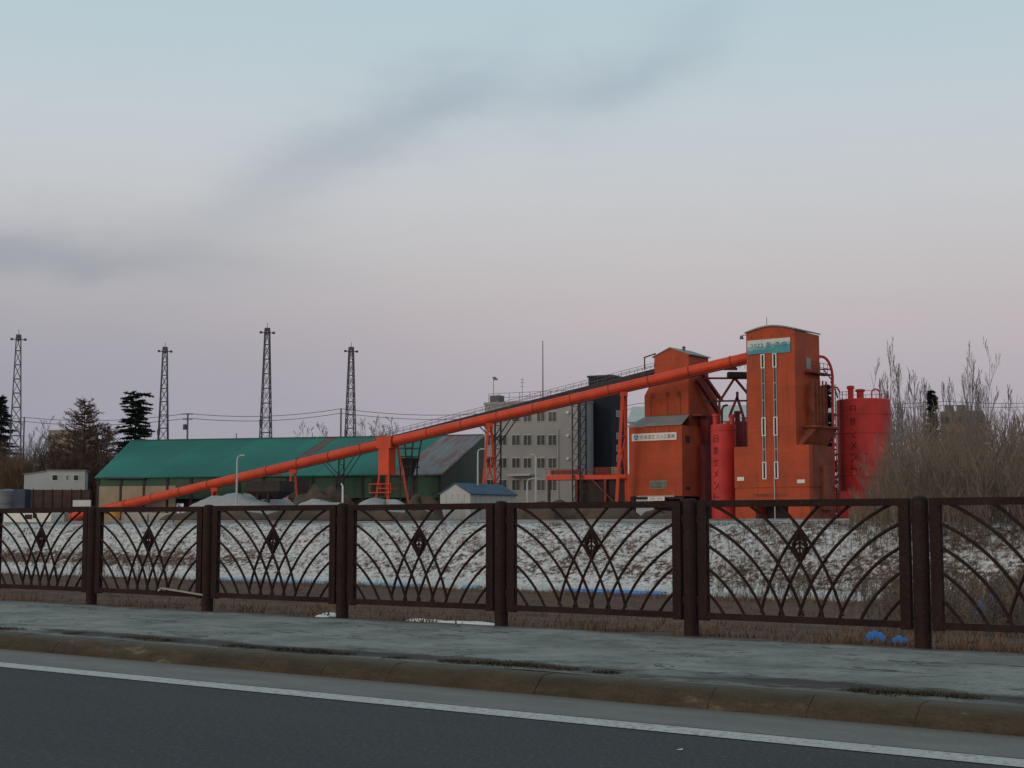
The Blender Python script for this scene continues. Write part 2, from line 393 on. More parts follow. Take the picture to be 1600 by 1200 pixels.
def kerb_mat():
    m = bpy.data.materials.new('dirty kerb concrete'); m.use_nodes = True; N = NT(m.node_tree)
    v = N.n('ShaderNodeTexCoord').outputs['Object']
    s_ = N.n('ShaderNodeSeparateXYZ'); N.link(v, s_.inputs[0])
    n = N.noise(N.mapv(v, (1.0, 3, 3)), 1.7, 5, 0.7); g = N.noise(v, 50, 3, 0.75); d = N.noise(N.mapv(v, (2.0, 2, 9)), 2.2, 5, 0.7)
    c = N.mix(N.step(n, 0.3, 0.7), (0.052, 0.041, 0.029), (0.088, 0.068, 0.047))
    c = N.mix(N.m('MULTIPLY', N.step(d, 0.48, 0.68), 0.6), c, (0.040, 0.032, 0.024))
    c = N.mix(N.m('MULTIPLY', N.step(g, 0.45, 0.7), 0.5), c, (0.030, 0.025, 0.020))
    c = N.mix(N.m('MULTIPLY', N.step(n, 0.60, 0.68), 0.5), c, (0.19, 0.165, 0.125))
    e = N.m('ADD', s_.outputs[1], N.m('MULTIPLY', N.m('SUBTRACT', d, 0.5), 0.12))
    c = N.mix(N.m('MULTIPLY', N.step(e, 7.36, 7.46), 0.8), c, (0.105, 0.100, 0.086))
    b = N.n('ShaderNodeBsdfPrincipled'); N.set(b.inputs['Base Color'], c); b.inputs['Roughness'].default_value = 0.95
    b.inputs['Specular IOR Level'].default_value = 0.1
    bp = N.n('ShaderNodeBump'); bp.inputs['Strength'].default_value = 0.8; bp.inputs['Distance'].default_value = 0.02
    N.set(bp.inputs['Height'], N.m('ADD', d, N.m('MULTIPLY', g, 0.4))); N.link(bp.outputs[0], b.inputs['Normal'])
    o = N.n('ShaderNodeOutputMaterial'); N.link(b.outputs[0], o.inputs[0]); return m
def walk_mat():
    m = bpy.data.materials.new('cracked pavement'); m.use_nodes = True; N = NT(m.node_tree)
    v = N.n('ShaderNodeTexCoord').outputs['Object']
    s_ = N.n('ShaderNodeSeparateXYZ'); N.link(v, s_.inputs[0]); y = s_.outputs[1]
    a = N.noise(v, 1.3, 5, 0.65); g = N.noise(N.mapv(v, (60, 9, 1)), 1.0, 3, 0.75); md = N.noise(N.mapv(v, (2.6, 3.2, 1)), 1.5, 5, 0.7)
    k = N.noise(N.mapv(v, (0.8, 2.0, 1)), 1.5, 4, 0.62, 0.8)
    c = N.mix(N.step(a, 0.32, 0.68), (0.165, 0.172, 0.163), (0.285, 0.29, 0.272))
    c = N.mix(N.m('MULTIPLY', N.step(md, 0.50, 0.68), 0.55), c, (0.125, 0.130, 0.122))
    c = N.mix(N.m('MULTIPLY', N.step(g, 0.45, 0.7), 0.45), c, (0.085, 0.088, 0.085))
    c = N.mix(N.m('MULTIPLY', N.step(g, 0.40, 0.25), 0.35), c, (0.40, 0.40, 0.38))
    crack = N.step(N.m('ABSOLUTE', N.m('SUBTRACT', k, 0.53)), 0.020, 0.006)
    where = N.step(N.noise(N.mapv(v, (0.6, 1.4, 1)), 1.5, 3, 0.5), 0.47, 0.56)
    c = N.mix(N.m('MULTIPLY', N.m('MULTIPLY', crack, where), 0.9), c, (0.035, 0.040, 0.042))
    wet = N.step(N.noise(N.mapv(v, (1.3, 2.6, 1)), 1.7, 5, 0.65), 0.60, 0.66)
    c = N.mix(N.m('MULTIPLY', wet, 0.45), c, (0.065, 0.072, 0.076))
    # earth and moss gathered along the kerb
    yy = N.m('ADD', y, N.m('MULTIPLY', N.m('SUBTRACT', md, 0.5), 0.7))
    moss = N.m('MULTIPLY', N.step(yy, 7.62, 7.74), N.step(yy, 8.18, 7.98))
    moss = N.m('MULTIPLY', moss, N.step(N.noise(N.mapv(v, (0.6, 2, 1)), 1.1, 4, 0.65), 0.39, 0.50))
    c = N.mix(N.m('MULTIPLY', moss, 0.9), c, (0.042, 0.036, 0.027))
    c = N.mix(N.m('MULTIPLY', N.step(yy, 7.95, 7.5), 0.65), c, (0.105, 0.100, 0.086))
    c = N.mix(N.m('MULTIPLY', N.step(N.m('ADD', y, N.m('MULTIPLY', md, 0.5)), 10.75, 10.95), 0.85), c, (0.075, 0.058, 0.045))
    b = N.n('ShaderNodeBsdfPrincipled'); N.set(b.inputs['Base Color'], c); b.inputs['Roughness'].default_value = 0.95
    b.inputs['Specular IOR Level'].default_value = 0.15
    bp = N.n('ShaderNodeBump'); bp.inputs['Strength'].default_value = 0.6; bp.inputs['Distance'].default_value = 0.02
    N.set(bp.inputs['Height'], N.m('ADD', md, N.m('MULTIPLY', g, 0.4))); N.link(bp.outputs[0], b.inputs['Normal'])
    o = N.n('ShaderNodeOutputMaterial'); N.link(b.outputs[0], o.inputs[0]); return m
def ground_mat():
    m = bpy.data.materials.new('earth dead grass and old snow'); m.use_nodes = True; N = NT(m.node_tree)
    v = N.n('ShaderNodeTexCoord').outputs['Object']
    s_ = N.n('ShaderNodeSeparateXYZ'); N.link(v, s_.inputs[0]); x, y, z = s_.outputs
    big = N.noise(v, 0.16, 4, 0.55); mid = N.noise(v, 1.3, 5, 0.6); fin = N.noise(v, 3.6, 4, 0.65)
    soil = N.mix(N.step(mid, 0.3, 0.7), (0.070, 0.042, 0.033), (0.135, 0.078, 0.056))
    soil = N.mix(N.m('MULTIPLY', N.step(fin, 0.5, 0.75), 0.5), soil, (0.15, 0.105, 0.065))
    soil = N.mix(N.m('MULTIPLY', N.step(fin, 0.42, 0.25), 0.6), soil, (0.030, 0.024, 0.020))
    nf = N.noise(N.mapv(v, (5.0, 2.2, 2.2)), 1.0, 5, 0.7)
    soil = N.mix(N.m('MULTIPLY', N.step(nf, 0.55, 0.72), 0.55), soil, (0.20, 0.135, 0.09))
    soil = N.mix(N.m('MULTIPLY', N.step(nf, 0.45, 0.32), 0.7), soil, (0.028, 0.02, 0.016))
    # snow lies on the bank: much of it high up and on the shelf at its foot, less low down and at the right
    h = N.m('ADD', N.m('MULTIPLY', mid, 0.50), N.m('MULTIPLY', fin, 0.85))
    h = N.m('ADD', h, N.m('MULTIPLY', N.m('SUBTRACT', big, 0.5), 0.35))
    lo = N.m('MULTIPLY', N.step(y, 74.2, 75.2), N.step(y, 77.4, 75.6))
    h = N.m('SUBTRACT', h, N.m('MULTIPLY', lo, 0.07))
    h = N.m('SUBTRACT', h, N.m('MULTIPLY', N.step(x, -58.0, -34.0), 0.07))
    h = N.m('SUBTRACT', h, N.m('MULTIPLY', N.m('MULTIPLY', lo, N.step(x, -78.0, -92.0)), 0.13))
    shelf = N.m('MULTIPLY', N.step(y, 70.2, 70.9), N.step(y, 74.0, 73.2))
    h = N.m('ADD', h, N.m('MULTIPLY', shelf, 0.22))
    here = N.m('MULTIPLY', N.step(N.m('ADD', y, N.m('MULTIPLY', mid, 1.5)), 70.6, 71.2), N.step(N.m('ADD', y, N.m('MULTIPLY', mid, 4.0)), 90.0, 84.5))
    snowf = N.m('MULTIPLY', N.step(h, 0.475, 0.69), here)
    snow = N.mix(N.step(fin, 0.35, 0.7), (0.40, 0.39, 0.38), (0.63, 0.625, 0.625))
    yard = N.m('MULTIPLY', N.step(y, 86.0, 90.0), N.step(N.m('ADD', big, N.m('MULTIPLY', mid, 0.4)), 0.66, 0.74))
    c = N.mix(snowf, soil, snow)
    c = N.mix(N.m('MULTIPLY', yard, 0.8), c, snow)
    b = N.n('ShaderNodeBsdfPrincipled'); N.set(b.inputs['Base Color'], c); b.inputs['Roughness'].default_value = 0.95
    b.inputs['Specular IOR Level'].default_value = 0.15
    bp = N.n('ShaderNodeBump'); bp.inputs['Strength'].default_value = 0.7; bp.inputs['Distance'].default_value = 0.12
    N.set(bp.inputs['Height'], N.m('ADD', mid, fin)); N.link(bp.outputs[0], b.inputs['Normal'])
    o = N.n('ShaderNodeOutputMaterial'); N.link(b.outputs[0], o.inputs[0]); return m

# ------------------------------------------------------------------ road, kerb, pavement (road frame: x along the road to the right, y away across it)
def road_piece(o):
    o.rotation_euler = (0, 0, -ROAD_A); return tag(o, kind='structure')
def W(x, n, z=0.0):
    return Vector((x * math.cos(ROAD_A) + n * math.sin(ROAD_A), -x * math.sin(ROAD_A) + n * math.cos(ROAD_A), z))
XA, XB = -420.0, 160.0
def sheet(name, x0, x1, y0, y1, z0, z1, m):
    b = MB(); b.add([(x0, y0, z0), (x1, y0, z0), (x1, y1, z1), (x0, y1, z1)], [(0, 1, 2, 3)]); return road_piece(b.build(name, m))
sheet('road', XA, XB, -6.0, 6.70, 0.06, 0.0, asphalt_mat())
sheet('road_edge_line', XA, XB, 6.43, 6.65, 0.0055, 0.0045, line_mat())
sheet('gutter', XA, XB, 6.70, 7.32, 0.0, 0.012, gutter_mat())
kb = MB()
kr = random.Random(3)
x = -60.0
prof = [(7.30, 0.0), (7.318, 0.045), (7.385, 0.105), (7.42, 0.122), (7.55, 0.126), (7.55, -0.2), (7.30, -0.2)]
kb.prismx(prof, XA, -60.05)
while x < 30:
    L = 0.6
    off = kr.uniform(-0.004, 0.004)
    gap = 0.003
    kb.prismx([(a + off, b if i > 4 else b + kr.uniform(-0.005, 0.005)) for i, (a, b) in enumerate(prof)], x, x + L - gap)
    x += L
kb.prismx(prof, 30.05, XB)
road_piece(kb.build('kerb', kerb_mat()))
# pavement: a fine sheet, slightly uneven
sb = MB(); nx, ny = 240, 24
vs = []; fs = []
xs_ = [XA, -150, -80] + [-60 + 90 * i / nx for i in range(nx + 1)] + [60, XB]
for i, xx in enumerate(xs_):
    for j in range(ny + 1):
        yy = 7.55 + (10.72 - 7.55) * j / ny
        vs.append((xx, yy, 0.120 + 0.006 * math.sin(xx * 1.3 + yy * 2) * math.sin(yy * 3.1 + xx * 0.4) + 0.004 * math.sin(xx * 4.7 + yy * 7)))
for i in range(len(xs_) - 1):
    for j in range(ny): fs.append((i * (ny + 1) + j, (i + 1) * (ny + 1) + j, (i + 1) * (ny + 1) + j + 1, i * (ny + 1) + j + 1))
sb.add(vs, fs, True)
road_piece(sb.build('pavement', walk_mat()))

# ------------------------------------------------------------------ ground: field, shelf, bank, yard
PROF = [(-900, -1.0), (-60, -0.6), (-6.2, -0.2), (6.0, -0.25), (10.60, -0.05), (10.72, 0.112), (11.0, 0.10), (12.2, 0.03), (16, -0.26), (30, -1.0), (55, -2.2), (70, -2.82),
        (70.6, -2.72), (73.2, -2.62), (74.0, -2.35), (80.2, 0.72), (81.6, 1.02), (84, 1.16), (100, 1.36), (128, 1.66), (134, 1.70), (2600, 1.70)]
def gz(n):
    for (a, za), (b, zb) in zip(PROF, PROF[1:]):
        if n <= b: return za + (zb - za) * (n - a) / (b - a)
    return 1.7
from mathutils import noise as mnoise
def gh(x, n):
    z = gz(n)
    if 11.2 < n < 71:
        k = min(1, (n - 11.2) / 6)
        z += k * (0.10 * mnoise.noise(Vector((x * 0.5, n * 0.5, 0))) + 0.05 * mnoise.noise(Vector((x * 1.9, n * 1.9, 3))))
        if n < 16: z += 0.025 * mnoise.noise(Vector((x * 2.3, n * 2.3, 9)))
    elif 74 <= n < 90:
        k = min(1, (n - 74) / 1.0) * (1.0 if n < 84 else max(0, (90 - n) / 6))
        k *= 1.0 - 0.55 * max(0.0, min(1.0, (n - 78.5) / 3.0))
        z += k * (0.22 * mnoise.noise(Vector((x * 0.55, n * 0.55, 1))) + 0.16 * mnoise.noise(Vector((x * 1.7, n * 1.7, 5))) + 0.07 * mnoise.noise(Vector((x * 4.1, n * 4.1, 8))))
    return z
def frange(a, b, st):
    out = []; k = int(round((b - a) / st))
    return [a + (b - a) * i / k for i in range(k)]
nl = [-900, -60, -6.2, 6.0, 10.60, 10.72, 10.8] + frange(11, 16, 0.2) + frange(16, 30, 0.7) + frange(30, 70, 1.6) + [70, 70.6, 71.4, 72.3, 73.2] + frange(73.5, 85, 0.28) + frange(85, 92, 0.7) + [92, 96, 100, 106, 112, 120, 128, 134, 200, 400, 1000, 2600]
xl = [-3000, -900, -400, -250, -190] + frange(-170, -130, 0.8) + frange(-130, -6, 0.36) + frange(-6, 20, 0.7) + [20, 40, 90, 300, 1000, 3000]
gb = MB()
vs = [(x_, n_, gh(x_, n_)) for x_ in xl for n_ in nl]
k = len(nl)
fs = [(i * k + j, (i + 1) * k + j, (i + 1) * k + j + 1, i * k + j + 1) for i in range(len(xl) - 1) for j in range(k - 1)]
gb.add(vs, fs, True)
road_piece(gb.build('ground', ground_mat()))

# ------------------------------------------------------------------ railing
FN, SPC, FX0 = 10.80, 2.0, -4.35
railing = thing('railing', 'long dark brown metal railing with arched bars along the pavement edge', 'railing', (0, 0, 0), -ROAD_A)
def post_mesh():
    b = MB(); b.lathe(0, 0, [(0.064, -0.05), (0.0625, 0.05), (0.0625, 1.105), (0.056, 1.125), (0.036, 1.137), (0.01, 1.14)], 20)
    return b
PZ = 0.115
p0 = post_mesh().build('post', M['fence'], railing); p0.location = (FX0 + SPC, FN, PZ)
posts = [p0]
for i in range(1, 12):
    o = p0.copy(); COL.objects.link(o); o.parent = railing; o.location = (FX0 + SPC - SPC * i, FN, PZ); posts.append(o)
# one panel: frame, quarter-circle bars struck from the two lower corners, a lozenge in the middle
IW0, IW1 = 0.082, SPC - 0.082          # outer edges of the stiles from the post centre
ST = 0.082
ZT, ZB = 1.122, 0.145                  # top of upper rail, bottom of lower rail
zi0, zi1 = ZB + 0.052, ZT - 0.056
fb = MB()
fb.box(IW0, IW1, -0.028, 0.028, zi1, ZT); fb.box(IW0 + ST, IW1 - ST, -0.024, 0.024, ZB, zi0)
fb.box(IW0, IW0 + ST, -0.026, 0.026, ZB - 0.012, zi1); fb.box(IW1 - ST, IW1, -0.026, 0.026, ZB - 0.012, zi1)
for zz in (zi0 + 0.1, zi1 - 0.1):
    fb.box(0.055, IW0, -0.014, 0.014, zz - 0.03, zz + 0.03); fb.box(IW1, SPC - 0.055, -0.014, 0.014, zz - 0.03, zz + 0.03)
panel = fb.build('panel', M['fence'], railing)
ab = MB(); xa, xb = IW0 + ST, IW1 - ST; hw = xb - xa; hh = zi1 - zi0
CX_, CZ_ = -0.52, -0.443          # struck from a centre below and beyond each lower corner
for k_ in range(7):
    r = 0.797 + 0.163 * k_
    pts = [(CX_ + r * math.cos(math.pi / 2 * j / 90), CZ_ + r * math.sin(math.pi / 2 * j / 90)) for j in range(91)]
    pts = [p for p in pts if p[0] >= -0.012 and -0.012 <= p[1] <= hh + 0.012]
    pts = pts[:-1:3] + [pts[-1]]
    ab.tube([(xa + p, -0.007, zi0 + q) for p, q in pts], 0.0135, 6)
    ab.tube([(xb - p, 0.007, zi0 + q) for p, q in pts], 0.0135, 6)
ab.build('arched_bars', M['fence'], panel)
mbd = MB(); cx, cz = (xa + xb) / 2, zi0 + 0.556
a_, b_ = 0.060, 0.122
dia = [(cx, cz - b_), (cx + a_, cz), (cx, cz + b_), (cx - a_, cz)]
for i in range(4):
    p, q = dia[i], dia[(i + 1) % 4]
    mbd.beam((p[0], 0, p[1]), (q[0], 0, q[1]), 0.03, 0.022)
for t in (-0.06, -0.02, 0.02, 0.06):       # pierced leaf work
    hwid = a_ * (1 - abs(t) / b_) * 0.85
    mbd.tube([(cx - hwid, 0, cz + t - 0.02), (cx, 0, cz + t + 0.018), (cx + hwid, 0, cz + t - 0.02)], 0.0085, 5)
mbd.tube([(cx, 0, cz - b_), (cx, 0, cz + b_)], 0.009, 5)
mbd.build('medallion', M['fence'], panel)
panel.location = (FX0 + SPC - SPC, FN, PZ)
pr = random.Random(11)
for i in range(-1, 10):
    if i == 0: continue
    o = copy_tree(panel, railing); o.location = (FX0 - SPC * i, FN + pr.uniform(-.006, .006), PZ + pr.uniform(-.005, .005))
    o.rotation_euler = (0, pr.uniform(-.004, .004), 0)

# bent strip lying against the railing's lower rail, small snow remnants, blue sheets
def px_road(px, n):            # road-frame x of the point seen at px on the line y = n
    r = ray(px)[0]; ca, sa = math.cos(ROAD_A), math.sin(ROAD_A)
    # X = x*ca + n*sa ; Y = -x*sa + n*ca
    return (r * n * ca - n * sa) / (ca + r * sa)
def road_thing(name, label, cat, px, n, z, group=None):
    return thing(name, label, cat, W(px_road(px, n), n, z), -ROAD_A, group)
def lump(L, Wd, H, seed, nseg=14, m=8):
    q = random.Random(seed); b = MB(); vs = []; ph = [q.uniform(0, 6.28) for _ in range(4)]
    for i in range(m):
        f = i / (m - 1); rr = math.cos(f * math.pi / 2) ** 0.6 if i < m - 1 else 0.02
        for j in range(nseg):
            t = 2 * math.pi * j / nseg
            w = 1 + 0.22 * math.sin(2 * t + ph[0]) + 0.14 * math.sin(3 * t + ph[1]) + 0.08 * math.sin(5 * t + ph[2])
            vs.append((L / 2 * rr * w * math.cos(t), Wd / 2 * rr * w * math.sin(t), H * math.sin(f * math.pi / 2) * (1 + 0.12 * math.sin(3 * t + ph[3])) - 0.01))
    fs = [(i * nseg + j, i * nseg + (j + 1) % nseg, (i + 1) * nseg + (j + 1) % nseg, (i + 1) * nseg + j) for i in range(m - 1) for j in range(nseg)]
    fs.append(tuple((m - 1) * nseg + j for j in range(nseg)))
    b.add(vs, fs, True); return b
for i, (px, n, L, Wd, H, lab) in enumerate([
        (518, 11.25, 0.30, 0.22, 0.045, 'small lump of old snow under the railing, beside the fourth post'),
        (505, 10.95, 0.16, 0.14, 0.03, 'tiny scrap of snow on the earth edge by the fourth post'),
        (668, 11.05, 0.62, 0.20, 0.035, 'long flat strip of snow under the middle of the railing panel'),
        (738, 11.05, 0.75, 0.20, 0.035, 'longest flat strip of snow, ending at the middle railing post')]):
    o = lump(L, Wd, H, 40 + i).build('snow_remnant', M['snow'])
    o.location = W(px_road(px, n), n, gh(px_road(px, n), n)); o.rotation_euler = (0, 0, -ROAD_A)
    tag(o, lab, 'snow', 'snow remnants under the railing')
bz = MB(); bz.beam((0, 0, 0), (0.68, 0, -0.055), 0.02, 0.016); bz.beam((0, 0, 0), (-0.05, 0, -0.03), 0.03, 0.02)
o = bz.build('metal_strip', M['concrete']); xq = px_road(257, FN - 0.06)
o.location = W(xq, FN - 0.06, PZ + zi0 + 0.03); o.rotation_euler = (0, 0, -ROAD_A)
tag(o, 'pale bent metal strip hanging on the lower rail near the left end', 'strip')
def crumple(w, h, seed, up=True):
    q = random.Random(seed); b = MB(); n = 9; vs = []
    for i in range(n):
        for j in range(n):
            u, v_ = i / (n - 1) - .5, j / (n - 1) - .5
            rr = 1 - 0.5 * (abs(u) * abs(v_) * 4)
            zz = h * max(0.02, (1 - (u * u + v_ * v_) * 2.4)) * q.uniform(0.72, 1.08)
            vs.append((u * w * rr + q.uniform(-.06, .06) * w, v_ * w * .6 * rr + q.uniform(-.04, .04) * w, zz))
    b.add(vs, [(i * n + j, (i + 1) * n + j, (i + 1) * n + j + 1, i * n + j + 1) for i in range(n - 1) for j in range(n - 1)], True)
    return b
for i, (px, n, w, h, m, lab) in enumerate([
        (1362, 12.0, 0.20, 0.13, 'tarp', 'bright blue crumpled plastic bag on the earth left of the last full post'),
        (1398, 12.6, 0.16, 0.08, 'tarp', 'smaller blue plastic scrap close to the foot of the post'),
        (1524, 34.0, 0.45, 0.50, 'tarp', 'blue plastic sheet caught in brush behind the end railing panel'),
        (1541, 40.0, 0.40, 0.75, 'tarp', 'upright blue plastic shred behind the end railing panel'),
        (1500, 36.0, 1.0, 0.5, 'lilac', 'faded lilac plastic sheet lying behind the end railing panel')]):
    o = crumple(w, h, 70 + i).build('plastic_sheet', M[m])
    xq = px_road(px, n); o.location = W(xq, n, gh(xq, n) - 0.01); o.rotation_euler = (0, 0, -ROAD_A + 0.3 * i)
    tag(o, lab, 'plastic', 'blue plastic litter behind the railing')
# blue sheeting along the snowy shelf at the foot of the bank
for i, (pa, pb, lab) in enumerate([(345, 520, 'pale blue sheet edging the snow shelf behind the third railing panel'),
                                   (575, 665, 'pale blue sheet on the snow shelf below the orange transfer tower'),
                                   (728, 752, 'small blue sheet beside the middle post, at the foot of the bank'),
                                   (885, 1040, 'long bright blue sheet along the foot of the bank below the leaning orange trestle')]):
    x0, x1 = px_road(pa, 70.4), px_road(pb, 70.4); b = MB(); n = 24
    q = random.Random(90 + i); vs = []
    for j in range(n + 1):
        xx = x0 + (x1 - x0) * j / n; e = 0.6 if j in (0, n) else 1.0
        t = q.uniform(-.05, .05)
        vs += [(xx, 70.0 + t, -2.90), (xx, 69.9 + t, -2.70 - 0.05 * q.random()), (xx, 70.25 + t, -2.60 + 0.04 * q.random() * e), (xx, 70.7, -2.69)]
    b.add(vs, [(j * 4 + c_, (j + 1) * 4 + c_, (j + 1) * 4 + c_ + 1, j * 4 + c_ + 1) for j in range(n) for c_ in range(3)])
    o = b.build('tarpaulin', M['tarp'] if i == 3 else M['paleblue']); o.rotation_euler = (0, 0, -ROAD_A)
    tag(o, lab, 'tarpaulin', 'blue sheets along the foot of the bank')

# ------------------------------------------------------------------ concrete plant: tall tower
T = Fr(1169, 165.0, ROAD_A)
tw = T.x(1245); td = T.y(1284, tw)
t = T.root('batching_tower', 'tall orange plant tower with two strips of slit windows', 'tower')
ztop = T.z(522); zled = T.z(698); zband = T.z(762)
xl0, xr0 = T.x(1148), T.x(1265)
shaft = MB(); shaft.box(0, tw, 0, td, zled - 0.3, ztop)
arc = [(tw * i / 12, ztop + 0.55 * math.sin(math.pi * i / 12)) for i in range(13)]
shaft.prism([(0.003, ztop - 0.02)] + [(min(max(a, 0.003), tw - 0.003), b) for a, b in arc] + [(tw - 0.003, ztop - 0.02)], 0.003, td - 0.003)
wall = shaft.build('shaft_wall', M['orange'], t)
rb = MB()
o_arc = [(-0.12 + (tw + 0.24) * i / 12, ztop + 0.06 + 0.55 * math.sin(math.pi * i / 12)) for i in range(13)]
rb.prism(o_arc + [(a, b + 0.16) for a, b in reversed(o_arc)], -0.15, td + 0.15)
rb.build('roof', M['roofgrey'], t)
for k in range(14):
    xx = tw * (k + 0.5) / 14
    if k % 3 == 1: fl = MB(); fl.box(xx - 0.06, xx + 0.06, -0.03, -0.005, ztop - 0.5, ztop - 0.38); fl.build('vent_hole', M['steel'], t)
lb = MB(); ld = T.y(1303, xr0)
lb.box(xl0, xr0, -0.06, ld, zband, zled)
lb.build('lower_wall', M['orange'], t)
rf = MB(); rf.box(xr0 - 0.02, xr0 + 0.03, 0.9, ld - 0.02, zband + 0.02, zled - 0.02); rf.box(xr0 + 0.03, xr0 + 0.35, ld * .45, ld * .8, zband - 2.5, zled - 2.2); rf.build('dark_flank', M['brick'], t)  # panels of a darker, browner colour than the front, laid over the right flank
rf = MB(); rf.box(xr0 - 0.05, xr0 + 0.0, 0.9, ld - 0.1, -0.3, zband - 0.15); rf.build('dark_base_flank', M['brick'], t)  # the same darker brown carried down the flank of the base
bs = MB(); ox0, ox1 = T.x(1180), T.x(1231)
bs.box(xl0 + 0.03, ox0, -0.02, ld - 0.05, -0.3, zband - 0.12); bs.box(ox1, xr0 - 0.03, -0.02, ld - 0.05, -0.3, zband - 0.12)
bs.box(ox0, ox1, -0.02, ld - 0.05, T.z(788), zband - 0.12)
bs.box(xl0 + 0.1, xr0 - 0.1, 0.03, ld - 0.1, zband - 0.12, zband)
bs.build('base_wall', M['orange'], t)
bk = MB(); bk.box(ox0 + 0.01, ox1 - 0.01, 2.5, 2.7, -0.3, T.z(789)); bk.build('loading_bay', M['hopper'], t)
bd = MB(); bd.box(T.x(1178), T.x(1232), -0.05, -0.02, T.z(776), T.z(772)); bd.build('crossbar', M['brick'], t)
sm = MB(); sm.box(0.05, tw - 0.05, -0.012, 0.0, T.z(669.6), T.z(669)); sm.build('seam', M['brick'], t)
for px in (1195.3, 1213.9):
    xc = T.x(px); hwid = 0.20
    s_ = MB(); s_.box(xc - hwid, xc + hwid, -0.10, 0.0, T.z(748), T.z(555.5)); st = s_.build('window_strip', M['grey'], t)
    for (ya, yb) in ((557, 576), (655, 681), (724, 748)):
        f_ = MB(); z0, z1 = T.z(yb), T.z(ya)
        for (a0, a1, b0, b1) in ((xc - 0.25, xc - 0.12, z0, z1), (xc + 0.12, xc + 0.25, z0, z1), (xc - 0.25, xc + 0.25, z0 - 0.1, z0), (xc - 0.25, xc + 0.25, z1, z1 + 0.1)):
            f_.box(a0, a1, -0.16, -0.06, b0, b1)
        w_ = f_.build('window', M['white'], t)
        g_ = MB(); g_.box(xc - 0.12, xc + 0.12, -0.13, -0.105, z0, z1); g_.build('pane', M['black'], w_)
    for (ya, yb) in ((578, 600), (602, 626), (628, 653), (683, 702), (704, 722)):
        g_ = MB(); g_.box(xc - 0.085, xc + 0.085, -0.125, -0.102, T.z(yb), T.z(ya)); g_.build('pane', M['hopper'], st)
for (a, b, c_, d_) in ((1152.5, 1163, 745, 751), (1246, 1258, 751, 756.5)):
    pl = MB(); pl.box(T.x(a), T.x(b), -0.12, -0.062, T.z(d_), T.z(c_)); pl.build('wall_plate', M['white'], t)
dp = MB(); dp.tube([(T.x(1211), -0.18, T.z(748)), (T.x(1211), -0.18, 0)], 0.06, 6); dp.build('drainpipe', M['pale'], t)
# right flank: door, landing, enclosed ladder, bracketed hopper
yd0, yd1 = T.y(1263, tw), T.y(1269.5, tw)
d_ = MB(); d_.box(tw, tw + 0.06, yd0, yd1, T.z(573, tw), T.z(555, tw)); d_.build('door', M['grey'], t)
pf = MB(); y0, y1 = T.y(1260, tw), td + 0.9
pf.box(tw, tw + 1.0, y0, y1, T.z(580, tw), T.z(577.5, tw))
for k in range(6):
    yy = y0 + (y1 - y0) * k / 5; pf.box(tw + 0.95, tw + 1.0, yy - 0.025, yy + 0.025, T.z(577, tw), T.z(563, tw))
pf.box(tw + 0.95, tw + 1.0, y0, y1, T.z(563, tw), T.z(562.3, tw)); pf.box(tw + 0.95, tw + 1.0, y0, y1, T.z(570, tw), T.z(569.4, tw))
pf.build('landing', M['maroon'], t)
cg = MB(); yc0 = T.y(1261.5, tw)
cg.box(tw, tw + 0.7, yc0 + 0.2, td - 0.1, T.z(665, tw), T.z(598, tw))
for k in range(5):
    yy = yc0 + 0.1 + (td - yc0) * k / 4.3; cg.box(tw + 0.7, tw + 0.85, yy, yy + 0.12, T.z(668, tw), T.z(590, tw))
for yy in (610, 625, 640, 655): cg.box(tw + 0.7, tw + 0.8, yc0, td, T.z(yy + 1, tw), T.z(yy, tw))
cg.build('ladder_cage', M['brick'], t)
bh = MB(); yb0 = T.y(1247, tw)
bh.frus((tw, tw + 0.5, yb0, td + 0.2), zled, (tw, tw + 1.6, T.y(1258, tw), td + 0.8), T.z(667, tw))
bh.box(tw, tw + 1.9, T.y(1256, tw), td + 1.0, T.z(667, tw), T.z(664, tw))
bh.build('side_hopper', M['brick'], t)
ant = MB(); ant.tube([(T.x(1194), 1.2, ztop + 0.4), (T.x(1194), 1.2, T.z(497))], 0.035, 5); ant.build('antenna', M['galv'], t)
lp = MB(); lp.tube([(0, 0.4, ztop - 0.1), (-0.5, 0.3, ztop - 0.05), (-0.7, 0.2, ztop - 0.15)], 0.05, 5); lp.frus((-0.85, -0.5, 0.0, 0.4), ztop - 0.5, (-0.8, -0.6, 0.1, 0.3), ztop - 0.1)
lp.build('floodlight', M['galv'], t)
